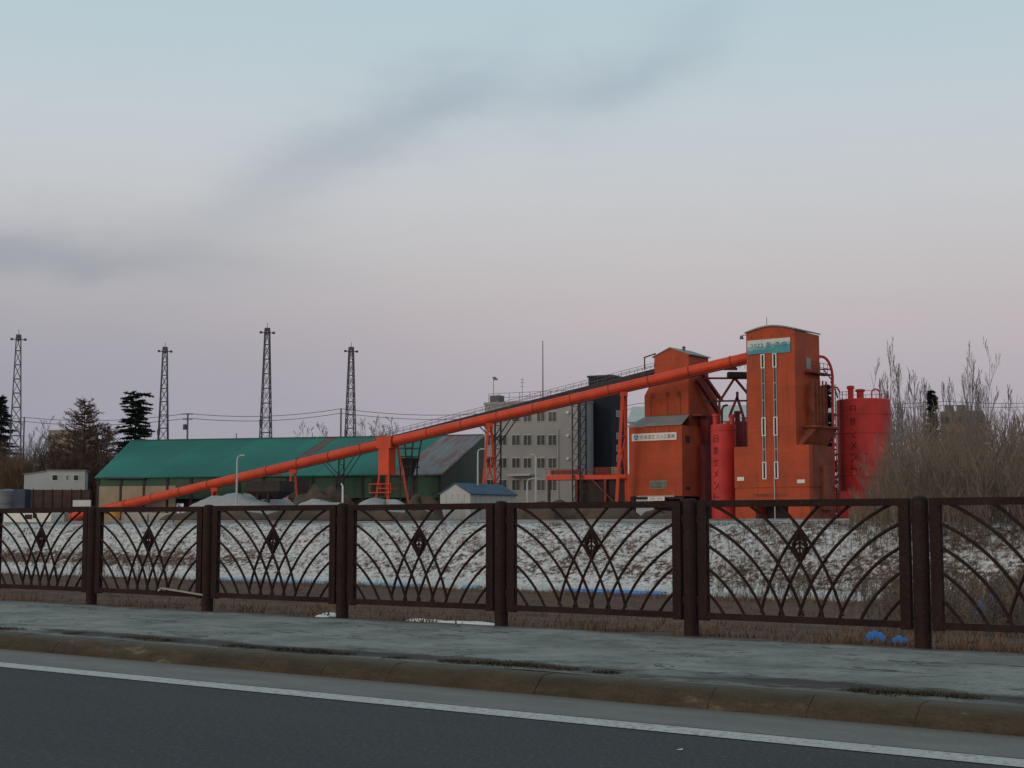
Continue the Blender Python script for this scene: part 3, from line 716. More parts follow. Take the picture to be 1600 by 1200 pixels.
# banner on the tower
bx0, bx1, bz0, bz1 = T.x(1171.5), T.x(1239), T.z(555), T.z(533)
bt = thing('banner', 'teal and white printed banner hung across the top of the tall tower', 'banner', T.o + T.ex * bx0 + Vector((0, 0, bz0)), -ROAD_A)
bw, bh_ = bx1 - bx0, bz1 - bz0
b = MB(); nn = 12
for i in range(nn):
    a0, a1 = bw * i / nn, bw * (i + 1) / nn
    b.box(a0, a1 - 0.0, -0.13 - 0.02 * math.sin(i * 1.1), -0.05, 0.05 * math.sin(i * .5) + 0.35 * a0 / bw * 0, bh_)
b.build('cloth', M['banner'], bt)
text_mb('2022 冬 まつ', bw * 0.84, bh_ * 0.40, lambda u, v_: (bw * 0.5 + u, -0.165, bh_ * 0.60 + v_ )).build('lettering', mat('teal lettering', (0.03, 0.16, 0.20), 0.7, 0.1), bt)
sw = MB(); sw.add([(bw * (0.28 + 0.34 * i / 10), -0.164, bh_ * (0.22 - 0.06 * math.sin(math.pi * i / 10))) for i in range(11)] +
                  [(bw * (0.28 + 0.34 * i / 10), -0.164, bh_ * (0.30 - 0.13 * math.sin(math.pi * i / 10) ** 0.7)) for i in range(11)],
                  [(i, i + 1, 12 + i, 11 + i) for i in range(10)]); sw.build('swoosh', mat('green print', (0.03, 0.22, 0.10), 0.7, 0.1), bt)

# ------------------------------------------------------------------ batching hopper house
B = Fr(983, 178.0, ROAD_A)
bw = B.x(1066); bdp = B.y(1106.5, bw)
t = B.root('hopper_house', 'orange hopper house with flared gabled upper storey and white company sign', 'building')
z0, z1 = B.z(776), B.z(668)
b = MB(); b.box(0, bw, 0, bdp, z0, z1); b.build('lower_wall', M['orange'], t)
SB = 2.3
ux0, ux1 = B.x(1008, SB), B.x(1077, SB)
zu0, zu1, zu2, ze = B.z(651, 0, SB), B.z(619, 0, SB), B.z(592, 0, SB), B.z(559.5, 0, SB)
tx0, tx1 = B.x(1024, SB), B.x(1078, SB)
uy1 = B.y(1122.5, ux1); ty1 = B.y(1109, tx1)
b = MB(); b.hexa([(-0.15, -0.2, z1 + 0.02), (bw + 0.1, -0.2, z1 + 0.02), (bw - 0.3, SB, zu0 - 0.15), (0.9, SB, zu0 - 0.15),
                  (-0.15, -0.2, z1 + 0.12), (bw + 0.1, -0.2, z1 + 0.12), (bw - 0.3, SB, zu0 - 0.05), (0.9, SB, zu0 - 0.05)])
b.build('lean_to_roof', M['roofgrey'], t)
b = MB(); b.box(0.8, bw - 0.25, SB + 0.03, bdp - 0.02, z1, zu0 - 0.02); b.build('neck_wall', M['brick'], t)
b = MB(); b.box(ux0, ux1, SB, uy1, zu0, zu1)
b.frus((ux0, ux1, SB, uy1), zu1, (tx0 - 0.1, tx1, SB, ty1), zu2)
b.box(tx0, tx1, SB, ty1, zu2, ze)
zr = B.z(548.5, 0, SB) 
xm = tx0 + (tx1 - tx0) * 0.47
b.prism([(tx0, ze), (tx1, ze), (xm, zr)], SB, ty1)
up = b.build('upper_wall', M['orange'], t)
b = MB()
for (xa_, za_, xb_, zb_) in ((tx0 - 0.25, ze - 0.1, xm, zr + 0.03), (xm, zr + 0.03, tx1 + 0.25, ze - 0.1)):
    b.prism([(xa_, za_), (xb_, zb_), (xb_, zb_ + 0.12), (xa_, za_ + 0.12)], SB - 0.12, ty1 + 0.2)
b.build('roof', M['roofgrey'], t)
b = MB(); b.lathe(xm + 0.6, SB + 2.2, [(0.18, zr - 0.3), (0.18, zr + 0.25), (0.28, zr + 0.28), (0.1, zr + 0.42)], 10); b.build('roof_vent', M['galv'], t)
for px in (1018, 1044.5, 1064.5): b = MB(); b.box(B.x(px, SB) - 0.035, B.x(px, SB) + 0.035, SB - 0.04, SB, zu0 + 0.05, B.z(620, 0, SB)); b.build('seam', M['brick'], t)
for px in (1024.5, 1046.5): b = MB(); b.box(B.x(px) - 0.03, B.x(px) + 0.03, -0.03, 0, B.z(681), z1 - 0.1); b.build('seam', M['brick'], t)
for px in (1021, 1044, 1062): b = MB(); b.box(B.x(px, SB) - 0.22, B.x(px, SB) + 0.22, SB - 0.09, SB - 0.042, B.z(623, 0, SB), B.z(615.5, 0, SB)); b.build('vent', M['brick'], t)
# small louvred window low on the front
wx0, wx1, wz0, wz1 = B.x(1016), B.x(1042), B.z(764.5), B.z(752)
b = MB(); b.box(wx0, wx1, -0.06, 0, wz0, wz1); w_ = b.build('window', M['roofgrey'], t)
b = MB(); xm2 = (wx0 + wx1) / 2; b.box(wx0 + .1, wx1 - .1, -0.085, -0.06, wz0 + .1, wz1 - .1); b.build('pane', mat('greenish glass', (0.09, 0.12, 0.09), 0.3, 0.5, 3.0), w_)
# flank: openings, stains, chute
b = MB(); b.box(bw, bw + 0.05, B.y(1071.5, bw), B.y(1078, bw), B.z(691, bw), B.z(680, bw)); b.build('louvre', M['hopper'], t)
b = MB(); b.box(bw, bw + 0.05, B.y(1072, bw), B.y(1077, bw), B.z(765, bw), B.z(760, bw)); b.build('louvre', M['hopper'], t)
b = MB(); b.beam((tx1 + 0.35, SB + 1.4, B.z(590, tx1, 1)), (ux1 + 1.0, uy1 - 1.2, zu0 + 0.3), 0.5, 0.5)
b.beam((tx1 + 0.3, SB + 2.6, B.z(578, tx1, 1)), (ux1 + 0.7, uy1 - 0.2, zu1 - 0.5), 0.35, 0.35)
b.build('chute', M['maroon'], t)
b = MB(); b.box(bw - 0.2, bw + 1.1, SB + 0.5, bdp + 0.5, zu0 - 0.25, zu0); b.frus((bw, bw + 0.6, bdp - 1.2, bdp + 0.2), z1 - 2.2, (bw, bw + 1.3, bdp - 2.0, bdp + 0.5), zu0 - 0.25); b.build('ledge', M['maroon'], t)
b = MB(); b.box(bw + 0.0, bw + 0.8, bdp - 2.2, bdp + 0.4, 0, z1 - 2.2); b.build('stained_flank_box', M['maroon'], t)
# it stands on columns over the truck bay
b = MB()
for xx in (0.3, bw - 0.3):
    for yy in (0.5, bdp - 0.5): b.box(xx - 0.2, xx + 0.2, yy - 0.2, yy + 0.2, -0.3, z0)
b.box(0.1, bw - 0.1, bdp - 0.3, bdp, -0.3, z0)
b.box(0.05, bw - 0.05, 0.25, 0.5, z0 - 0.35, z0)
b.build('columns', M['hopper'], t)
b = MB(); b.box(bw * 0.15, bw * 0.85, -0.03, 0.1, z0 - 0.10, z0 + 0.10); b.build('beam', M['concrete'], t)
# signs on the hopper house
sx0, sx1, sz0, sz1 = B.x(988.5), B.x(1058.5), B.z(690), B.z(678.5)
st = thing('company_sign', 'long white company sign with blue emblem on the hopper house front', 'sign', B.o + B.ex * sx0 + Vector((0, 0, sz0)), -ROAD_A)
sw_, sh_ = sx1 - sx0, sz1 - sz0
b = MB(); b.box(0, sw_, -0.14, -0.02, 0, sh_); b.build('board', M['white'], st)
text_mb('北海道生コン工業㈱', sw_ * 0.78, sh_ * 0.56, lambda u, v_: (sw_ * 0.575 + u, -0.147, sh_ * 0.5 + v_)).build('lettering', M['black'], st)
b = MB(); ex_, ez_ = sw_ * 0.10, sh_ * 0.5
for k in range(3):
    a0 = k * 2.094 + 0.5236
    b.add([(ex_ + 0.31 * math.cos(a0 + i * 0.14 - 0.9), -0.147, ez_ + 0.31 * math.sin(a0 + i * 0.14 - 0.9)) for i in range(13)] + [(ex_ + 0.07 * math.cos(a0), -0.147, ez_ + 0.07 * math.sin(a0))],
          [(i, i + 1, 13) for i in range(12)])
b.build('emblem', M['logo'], st)
s2 = thing('bay_sign', 'small white sign hanging under the hopper house above its truck bay', 'sign', B.o + B.ex * B.x(1014) + Vector((0, 0, B.z(783))), -ROAD_A)
b = MB(); w2 = B.x(1040) - B.x(1014); h2 = B.z(776.5) - B.z(783); b.box(0, w2, -0.32, -0.24, 0, h2); b.build('board', M['white'], s2)
text_mb('出荷・受付', w2 * 0.72, h2 * 0.5, lambda u, v_: (w2 / 2 + u, -0.327, h2 / 2 + v_)).build('lettering', M['black'], s2)

# ------------------------------------------------------------------ silos
def silo(name, label, px, Y, rpx, ytop, m, stubs, text=None, tpx=0, rings=(), tsize=None):
    c = P(px, 740, Y); r = rpx / F * Y
    t = thing(name, label, 'silo', (c.x, c.y, G), 0.0)
    zt = Z(ytop, Y - r) - G
    b = MB(); pr_ = [(r, -0.3)]
    for zz in sorted(Z(q, Y) - G for q in rings): pr_ += [(r, zz - 0.12), (r + 0.06, zz - 0.1), (r + 0.06, zz + 0.1), (r, zz + 0.12)]
    pr_ += [(r, zt), (r * 0.97, zt + 0.1), (0.4, zt + 0.25)]
    b.lathe(0, 0, pr_, 48); b.build('shell', m, t)
    for (sx, sr, h) in stubs:
        b = MB(); ox = (sx - px) / F * Y; rr = sr / F * Y
        b.lathe(ox, -r * 0.2, [(rr, zt), (rr, zt + h * 0.75), (rr * 1.35, zt + h * 0.78), (rr * 1.35, zt + h * 0.95), (rr * 0.5, zt + h)], 14)
        b.build('filter_stack', m, t)
    if text:
        n = len(text); y0, y1 = tsize
        phi0 = math.asin(max(-1, min(1, (tpx - px) / rpx)))
        mb_ = MB()
        for i, ch in enumerate(text):
            zc = Z(y0 + (y1 - y0) * (i + 0.5) / n, Y - r) - G; ch_h = (y1 - y0) / n / F * Y * 0.66; cw = ch_h * 0.8
            q = text_mb(ch, cw, ch_h, lambda u, v_: ((r + 0.03) * math.sin(phi0 + u / r), -(r + 0.03) * math.cos(phi0 + u / r), zc + v_))
            mb_.add(q.v, q.f)
        mb_.build('lettering', M['letter'], t)
    hr = MB(); k = 20
    ring = [((r - 0.15) * math.cos(6.2832 * i / k), (r - 0.15) * math.sin(6.2832 * i / k), zt + 0.95) for i in range(k + 1)]
    hr.tube(ring, 0.025, 4, cap=False)
    for i in range(0, k, 2): hr.tube([(ring[i][0], ring[i][1], zt), ring[i]], 0.025, 4, cap=False)
    if rpx > 30: hr.build('handrail', M['maroon'], t)
    return t, r, zt
silo('cement_silo', 'narrow red silo with vertical lettering, between hopper house and tall tower', 1131, 170.0, 19.5, 664, M['red'], [(1118.5, 4.2, 1.35), (1137, 2.5, 0.5), (1144, 4.0, 1.2)], '日鉄セメント', 1117, (672, 792), tsize=(676, 786))
silo('dark_silo', 'dark maroon silo half hidden behind the tall tower left side', 1160, 184.0, 17, 661, M['maroon'], [(1153, 4, 1.6), (1163, 3, 0.8)], rings=(700,))
big, sr_, szt = silo('large_silo', 'large red silo with two filter stacks at right of the tall tower', 1351.5, 172.0, 41.5, 623, M['red'], [(1330, 4.5, 1.75), (1345, 5.6, 1.35)], '日鉄セメント', 1327, (648, 677, 709, 742, 775), tsize=(630, 742))
b = MB(); ox = (1361 - 1351.5) / F * 172
b.tube([(ox, -1.2, szt)] + [(ox + 0.45 - 0.45 * math.cos(math.pi * i / 10), -1.2, szt + 0.85 + 0.45 * math.sin(math.pi * i / 10)) for i in range(11)] + [(ox + 0.9, -1.2, szt)], 0.09, 7)
b.build('vent_pipe', M['red'], big)
b = MB()
lx_ = -sr_ * 0.93; ly_ = -sr_ * 0.42
for dx_ in (-.25, .25): b.beam((lx_ + dx_ * .4, ly_ + dx_ * -.9, 0), (lx_ + dx_ * .4, ly_ + dx_ * -.9, szt + 1.0), .07)
for k_ in range(40): b.beam((lx_ - .1, ly_ + .225, .5 + k_ * szt / 40), (lx_ + .1, ly_ - .225, .5 + k_ * szt / 40), .05)
b.build('ladder', M['maroon'], big)
b = MB(); b.box(-sr_ - 0.6, -sr_ * 0.2, -sr_ - 0.3, -sr_ * 0.5, -0.3, 3.2); b.build('base_housing', M['red'], big)
b = MB(); b.box(-1.2, 1.0, -sr_ - 0.5, -sr_ + 0.6, 4.9, 6.0); b.build('outlet_box', M['red'], big)

# bent delivery pipe between tower and big silo
t0_ = P(1303, 740, 166.5)
t = thing('delivery_pipe', 'bent red delivery pipe rising between the tall tower and large silo', 'pipe', (t0_.x, t0_.y, G))
b = MB(); xk = (1284 - 1303) / F * 166.5
zz = lambda py: Z(py, 166.5) - G
arcp = [(xk, 0, zz(557))] + [(xk + 0.2 - xk * 0.9 * math.sin(i / 8 * math.pi / 2), 0, zz(557) - (zz(557) - zz(590)) * (1 - math.cos(i / 8 * math.pi / 2))) for i in range(1, 9)]
b.tube(arcp + [(0, 0, zz(640)), (0, 0, -0.2)], 0.16, 8); b.build('riser', M['red'], t)
b = MB(); b.tube([(-0.05, 0.3, zz(596)), (0.5, 1.5, zz(603)), (1.3, 3.4, zz(601)), (1.95, 5.0, zz(606))], 0.10, 7)
b.tube([(-0.05, 0.3, zz(630)), (0.35, 1.5, zz(607)), (1.0, 3.0, zz(604)), (1.6, 4.6, zz(616))], 0.08, 7); b.build('branch', M['red'], t)
b = MB(); b.beam((xk, 0, zz(577)), (0, 0, zz(577)), 0.14); b.beam((xk + 0.4, 0, zz(577)), (0, 0, zz(594)), 0.12); b.build('bracket', M['maroon'], t)
b = MB(); b.tube([(0.42, 0.4, -0.2), (0.42, 0.4, zz(600))], 0.06, 6); b.tube([(-0.9, 0.6, -0.2), (-0.9, 0.6, zz(594))], 0.05, 6); b.build('conduit', M['brick'], t)

# ------------------------------------------------------------------ steel gantry between hopper house and tower
gy = 174.0
c = P(1138, 812, gy)
t = thing('steel_gantry', 'maroon steel gantry bridging the hopper house and tall tower, with V braces', 'gantry', (c.x, c.y, G))
L_ = lambda px, py, dy=0.0: P(px, py, gy + dy) - Vector((c.x, c.y, G))
b = MB(); b.beam(L_(1105, 576), L_(1152, 576.5), 0.3, 0.3); b.tube([L_(1139, 574), L_(1150, 574.5)], 0.22, 8); b.build('upper_beam', M['maroon'], t)
b = MB(); b.beam(L_(1100, 591), L_(1172, 591), 0.22, 0.22); b.build('lower_beam', M['maroon'], t)
b = MB(); b.beam(L_(1137, 586), L_(1174, 586.5), 1.4, 0.65); b.build('walkway_box', M['hopper'], t)
for (p, q) in (((1147, 592), (1124, 628)), ((1149, 592), (1174, 622)), ((1152, 620), (1140, 650)), ((1153, 624), (1163, 656)), ((1152, 612), (1152, 626))):
    b = MB(); b.beam(L_(*p), L_(*q), 0.28, 0.28); b.build('brace', M['maroon'], t)
b = MB(); b.beam(L_(1100, 627, 3), L_(1174, 626, 3), 0.18, 0.2); b.build('tie_beam', M['steel'], t)
b = MB()
for (p, q) in (((1124, 628), (1124, 815)), ((1172, 622), (1172, 815)), ((1163, 656), (1163, 815))): b.beam(L_(*p), L_(*q), 0.25)
b.build('column', M['maroon'], t)
for px, y0 in ((1128, 640), (1141, 655), (1168, 600)):
    b = MB(); b.tube([L_(px, 812, 4), L_(px, y0, 4), L_(px + 3, y0 - 6, 4), L_(px + 9, y0 - 7, 4)], .14, 7); b.build('pipe', M['maroon'], t)
b = MB()
for px in (1112, 1120, 1128, 1156, 1164): b.beam(L_(px, 576), L_(px, 567), 0.05)
b.beam(L_(1105, 568), L_(1152, 568), 0.05)
b.build('handrail', M['maroon'], t)

# ------------------------------------------------------------------ orange tube conveyor
TA = R(29)
A_ = P(1173, 557.5, 167.6); td_ = Vector((-math.cos(TA), math.sin(TA)))
def on_line(A, d, px, py=None):
    r = ray(px, py or 680)[0]; tt = (r * A.y - A.x) / (d.x - r * d.y); return A.x + d.x * tt, A.y + d.y * tt
def tube_pt(px, py): x_, y_ = on_line(A_, td_, px, py); return Vector((x_, y_, Z(py, y_)))
E_ = tube_pt(92, 812.5)
conv = thing('tube_conveyor', 'long orange tube conveyor climbing from the left to the tall tower', 'conveyor', (E_.x, E_.y, G))
o0 = Vector((E_.x, E_.y, G))
def on_axis(px):
    x_, y_ = on_line(A_, td_, px); k_ = (Vector((x_, y_)) - A_.xy).length / (E_.xy - A_.xy).length
    return A_.lerp(E_, k_)
RAD = 0.60
d3 = (A_ - E_).normalized()
b = MB(); npt = 26
b.tube([E_ - o0 + (A_ - E_) * i / npt for i in range(npt + 1)], RAD, 24); b.build('tube', M['tube'], conv)
b = MB(); ln = (A_ - E_).length; k = 3.0
while k < ln - 2:
    b = MB(); p = E_ - o0 + d3 * k; b.tube([p - d3 * 0.05, p + d3 * 0.05], RAD + 0.055, 24); k += 5.2; b.build('flange', M['brick'], conv)
b = MB(); sd_ = Vector((d3.y, -d3.x, 0)).normalized()
b.beam(E_ - o0 + Vector((0, 0, -RAD - 0.05)), A_ - o0 + Vector((0, 0, -RAD - 0.05)), 0.5, 0.16); b.build('keel_beam', M['maroon'], conv)
cr_ = Vector((math.sin(TA), math.cos(TA), 0))        # across the conveyor
al_ = Vector((td_.x, td_.y, 0))
def trestle(px, spread, legw, extra=None, zfoot=0.0, cross=True, along=0.0):
    p = on_axis(px) - o0; p.z -= RAD
    tr = MB(); tr.box(p.x - 0.45, p.x + 0.45, p.y - 0.45, p.y + 0.45, p.z - 0.55, p.z - 0.02)
    hd = tr.build('trestle', M['tube'], conv)
    feet = []
    for s_ in (-1, 1):
        f = p + cr_ * s_ * spread / 2 + al_ * along; f.z = -0.3 + zfoot
        q = p + cr_ * s_ * 0.35 + Vector((0, 0, -0.3))
        lg = MB(); lg.beam(q, f, legw); lg.build('leg', M['tube'], hd); feet.append((q, f))
    if cross:
        H = p.z; a, c2 = feet
        prs = [(f_, f_, .55) for f_ in ([0.33, 0.66, 0.88] if H > 8 else [0.55])] + ([(.33, .66, .4), (.66, .33, .4)] if H > 8 else [])
        for f0, f1, k_ in prs:
            cb = MB(); cb.beam(a[0].lerp(a[1], f0), c2[0].lerp(c2[1], f1), legw * k_); cb.build('cross_brace', M['tube'], hd)
    return hd
trestle(337, 2.2, 0.2)
trestle(459, 3.4, 0.24, along=0.2)
trestle(765, 4.6, 0.30)
trestle(975, 3.2, 0.34, along=0.45)
# boxed transfer tower at mid length
pc = on_axis(605) - o0
xa_, xb_ = (on_axis(593) - on_axis(615)).length / 2, 1.3
def P2(u, v_, z): return Vector((pc.x, pc.y, 0)) + al_ * u + cr_ * v_ + Vector((0, 0, z))
zt_, zb_ = pc.z + 0.75, Z(742, on_axis(605).y) - G
b = MB(); b.hexa([P2(-.8, -.8, zb_), P2(-.8, .8, zb_), P2(.8, .8, zb_), P2(.8, -.8, zb_), P2(-.8, -.8, zt_ - 1.5), P2(-.8, .8, zt_ - 1.5), P2(.8, .8, zt_ - 1.5), P2(.8, -.8, zt_ - 1.5)])
b.hexa([P2(-1.1, -.85, zt_ - 1.5), P2(-1.1, .85, zt_ - 1.5), P2(1.1, .85, zt_ - 1.5), P2(1.1, -.85, zt_ - 1.5), P2(-1.1, -.85, zt_), P2(-1.1, .85, zt_), P2(1.1, .85, zt_), P2(1.1, -.85, zt_)])
tb = b.build('transfer_box', M['tube'], conv)
for (u, v_, u2, v2) in ((.7, -.7, 1.3, -1.3), (-.7, -.7, -1.1, -1.3), (.7, .7, 1.3, 2.2), (-.9, .9, -2.4, 2.4)):
    b = MB(); b.beam(P2(u, v_, zb_ + (0 if v_ < 0 else 4.5)), P2(u2, v2, -0.3), 0.24); b.build('leg', M['tube'], tb)
b = MB()
for k in (0.3, 0.6): 
    zz_ = zb_ * (1 - k); e = 0.7 + 0.6 * k
    q = [P2(e, -e, zz_), P2(-e, -e, zz_), P2(-e, e * 1.3, zz_), P2(e, e * 1.3, zz_)]
    for i in range(4): b.beam(q[i], q[(i + 1) % 4], 0.14)
q = [P2(1.7, -1.5, zb_ - 1.2), P2(-1.6, -1.5, zb_ - 1.2)]
b.beam(q[0], q[1], 0.1); b.beam(P2(1.7, -1.5, zb_ - 2.3), P2(-1.6, -1.5, zb_ - 2.3), 0.12)
for u in (-1.6, 0, 1.7): b.beam(P2(u, -1.5, zb_ - 2.3), P2(u, -1.5, zb_ - 1.2), 0.08)
b.build('walkway_rail', M['tube'], tb)
# feed hopper at its foot
b = MB(); q = E_ - o0; b.frus((q.x - 1.2, q.x + 0.9, q.y - 1.6, q.y + 1.0), -0.1, (q.x - 2.0, q.x + 1.4, q.y - 2.2, q.y + 1.5), 1.0); b.build('feed_hopper', M['tube'], conv)

# ------------------------------------------------------------------ dark open belt conveyor behind it, to the hopper house
D_ = P(1026, 580.5, 180.5)
def dark_pt(px, py): x_, y_ = on_line(D_, td_, px, py); return Vector((x_, y_, Z(py, y_)))
DE = dark_pt(520, 709)
dk = thing('belt_conveyor', 'dark open belt conveyor with thin handrail, climbing behind the orange tube', 'conveyor', (DE.x, DE.y, G))
o1 = Vector((DE.x, DE.y, G)); dd = (D_ - DE)
b = MB(); b.beam(DE - o1, D_ - o1, 1.2, 0.55); b.build('gallery', M['steel'], dk)
b = MB(); n = 44
for i in range(n + 1):
    p = DE - o1 + dd * i / n
    for s_ in (-0.75, 0.75): b.beam(p + cr_ * s_, p + cr_ * s_ + Vector((0, 0, 1.0)), 0.04)
for s_ in (-0.75, 0.75):
    for h in (0.55, 1.0): b.beam(DE - o1 + cr_ * s_ + Vector((0, 0, h)), D_ - o1 + cr_ * s_ + Vector((0, 0, h)), 0.045)
b.build('handrail', M['galv'], dk)
b = MB(); p = D_ - o1
for (u, h) in ((0.2, 2.3), (1.6, 1.9)): b.beam(p + al_ * u + Vector((0, 0, 0.3)), p + al_ * u + Vector((0, 0, h)), 0.14)
b.beam(p + al_ * 0.2 + Vector((0, 0, 2.2)), p + al_ * 1.7 + Vector((0, 0, 1.8)), 0.14); b.build('head_frame', M['steel'], dk)
def axis2(px):
    x_, y_ = on_line(D_, td_, px); k_ = (Vector((x_, y_)) - D_.xy).length / (DE.xy - D_.xy).length
    return D_.lerp(DE, k_) - o1
def dtrestle(px, w, v=True, lw=0.22):
    p = axis2(px); p.z -= 0.3; b = MB()
    for s_ in (-1, 1):
        q = p + cr_ * s_ * w / 2; b.beam(q, Vector((q.x, q.y, -0.3)), lw)
    k = 0.0
    while k < p.z - 1.5:
        b.beam(p + cr_ * w / 2 - Vector((0, 0, k)), p - cr_ * w / 2 - Vector((0, 0, k + 1.5)), lw * 0.4); b.beam(p + cr_ * w / 2 - Vector((0, 0, k + 1.5)), p - cr_ * w / 2 - Vector((0, 0, k + 1.5)), lw * 0.4); k += 1.5
    if v:
        for s_ in (-1, 1):
            for u in (-1, 1):
                f = axis2(px) + al_ * u * 3.4; f.z = f.z
                top = Vector((p.x, p.y, 0)) + al_ * u * 3.4 + cr_ * s_ * w / 2
                kk = axis2(px).z + (-(u) * 3.4) * dd.z / dd.xy.length
                top.z = kk - 0.3
                b.beam(top, p + cr_ * s_ * w / 2 - Vector((0, 0, 3.6)), lw * 0.55)
    return b.build('trestle', M['steel'], dk)
dtrestle(778, 1.5, True); dtrestle(534, 1.2, True, 0.18); dtrestle(911, 1.7, False, 0.2); dtrestle(899, 1.7, False, 0.16)
# dark discharge frame under it
p = axis2(640); b = MB()
for (u, v_, u2, v2) in ((-1.3, -1, -0.7, -.8), (1.5, -1, 0.9, -.8), (-1.3, 1, -0.7, .8), (1.5, 1, 0.9, .8)):
    a = Vector((p.x, p.y, p.z - 0.4)) + al_ * u + cr_ * v_; m_ = Vector((p.x, p.y, p.z - 4.4)) + al_ * u2 + cr_ * v2
    b.beam(a, m_, 0.2); b.beam(m_, Vector((m_.x, m_.y, -0.3)), 0.2)
for h in (1.9, 3.0, 4.4, 6.5):
    for v_ in (-.85, .85):
        b.beam(Vector((p.x, p.y, p.z - h)) + al_ * -1.0 + cr_ * v_, Vector((p.x, p.y, p.z - h)) + al_ * 1.1 + cr_ * v_, 0.16)
b.build('discharge_frame', M['steel'], dk)
b = MB(); b.frus((p.x - .5, p.x + .5, p.y - .5, p.y + .5), p.z - 5.6, (p.x - 1.1, p.x + 1.1, p.y - .8, p.y + .8), p.z - 3.2); b.build('discharge_chute', M['hopper'], dk)

# ------------------------------------------------------------------ red steel platform left of the hopper house
pY = 187.0
RF = Fr(853, pY, R(24))
rw = RF.x(986); t = RF.root('steel_platform', 'red steel platform with railing between the grey office and hopper house', 'platform')
zd = RF.z(750); zt2 = RF.z(742)
b = MB(); b.box(0, rw, 0, 3.0, zd, zt2 - 0.08); b.build('edge_beam', M['tube'], t)
b = MB()
for i in range(12):
    xx = rw * 0.8 * i / 11; b.box(xx - 0.02, xx + 0.02, 0.02, 0.06, zt2, RF.z(733.5))
b.box(0, rw * 0.8, 0.02, 0.06, RF.z(734), RF.z(733.3)); b.box(0, rw * 0.8, 0.02, 0.06, RF.z(738), RF.z(737.4)); b.box(0.6, rw * 0.42, 0.07, 0.09, zt2, RF.z(735)); b.build('railing', M['brick'], t)
for px, m in ((855, 'steel'), (898, 'brick'), (943, 'brick'), (980, 'tube')):
    b = MB(); xx = RF.x(px); b.box(xx, xx + 0.3, 0.1, 0.4, -0.3, zd); b.build('post', M[m], t)
b = MB(); b.box(RF.x(900), RF.x(978), 0.6, 2.6, -0.3, zd - 0.1); b.build('machine_room', M['hopper'], t)
b = MB(); b.box(RF.x(926), RF.x(950), 0.9, 2.2, zt2, RF.z(731)); b.build('drive_housing', M['maroon'], t)
b = MB(); b.box(RF.x(951), RF.x(963), 0.9, 2.0, zt2, RF.z(731)); b.build('control_box', M['tan'], t)
b = MB(); b.beam((rw * 0.55, -0.05, zd), (rw * 1.0, -0.05, 0), 0.12); b.beam((RF.x(940), -0.1, 1.6), (RF.x(1000), -0.1, 1.6), 0.2); b.build('brace', M['brick'], t)

# ------------------------------------------------------------------ grey office
O = Fr(757, 206.0, R(27))
ow = O.x(905); od = 11.0
t = O.root('office_building', 'grey four storey office building with paired windows behind the conveyor', 'building')
zt3 = O.z(633)
b = MB(); b.box(0, ow, 0, od, -0.3, zt3); b.build('wall', M['grey'], t)
b = MB(); b.box(-0.1, ow + 0.1, -0.1, od + 0.1, zt3, zt3 + 0.35); b.build('parapet', M['concrete'], t)
for row in ((643.5, 658.5), (680, 695.5), (716, 731), (750, 766)):
    for px in (767, 786, 806.6, 824.5, 845.6, 863.5):
        xc = O.x(px); hw_ = 0.58; z0_, z1_ = O.z(row[1], xc), O.z(row[0], xc)
        b = MB()
        for (a0, a1, c0, c1) in ((-hw_ - .05, -hw_, z0_, z1_), (hw_, hw_ + .05, z0_, z1_), (-hw_ - .1, hw_ + .1, z1_, z1_ + .14), (-hw_ - .1, hw_ + .1, z0_ - .08, z0_), (-.03, .03, z0_, z1_)):
            b.box(xc + a0, xc + a1, -0.09, 0, c0, c1)
        w_ = b.build('window', M['pale'], t)
        b = MB(); b.box(xc - hw_, xc + hw_, -0.03, 0, z0_, z1_); b.build('pane', M['glass'], w_)
for py in (645, 681, 717):
    b = MB(); xc = O.x(888); zc = O.z(py, xc); b.lathe(0, 0, [(0.2, 0), (0.24, 0.2), (0.2, 0.3), (0.05, 0.36)], 10)
    v_ = b.build('wall_vent', M['white'], t); v_.rotation_euler = (R(90), 0, 0); v_.location = (xc, 0, zc)
b = MB(); b.tube([(O.x(872.5), -0.12, O.z(674)), (O.x(872.5), -0.12, 0)], 0.09, 6); b.build('drainpipe', M['pale'], t)
b = MB(); b.box(O.x(800), O.x(836), -1.6, 0, O.z(745), O.z(742)); b.build('porch_roof', M['pale'], t)
b = MB(); b.box(0.3, 1.8, 1.0, 2.5, zt3 + 0.35, zt3 + 1.4); b.build('roof_hatch', M['galv'], t)
b = MB()
for i in range(9): b.beam((0.4 + i * ow / 9, 0.5, zt3 + .3), (0.4 + i * ow / 9, 0.5, zt3 + 1.6), 0.05)
b.beam((0.4, 0.5, zt3 + 1.6), (0.4 + 8 * ow / 9, 0.5, zt3 + 1.6), 0.05); b.beam((0.4, 0.5, zt3 + 1.0), (0.4 + 8 * ow / 9, 0.5, zt3 + 1.0), 0.05); b.build('roof_rail', M['galv'], t)
b = MB(); b.tube([(O.x(848.5, 3), 3, zt3), (O.x(848.5, 3), 3, O.z(532, 8, 3))], [0.10, 0.06], 6); b.build('mast', M['galv'], t)
b = MB(); xa_ = O.x(771, 2); b.tube([(xa_, 2, zt3), (xa_, 2, O.z(592, xa_, 2))], 0.04, 5); b.frus((xa_ + .1, xa_ + .7, 1.9, 2.1), O.z(594, xa_, 2), (xa_ - .2, xa_ + .3, 1.9, 2.1), O.z(589, xa_, 2)); b.build('antenna', M['galv'], t)
b = MB(); xa_ = O.x(816, 2); b.tube([(xa_, 2, zt3), (xa_, 2, O.z(591, xa_, 2))], 0.035, 5)
for h in (593, 598, 604): b.beam((xa_ - .3, 2, O.z(h, xa_, 2)), (xa_ + .3, 2, O.z(h, xa_, 2)), 0.04)
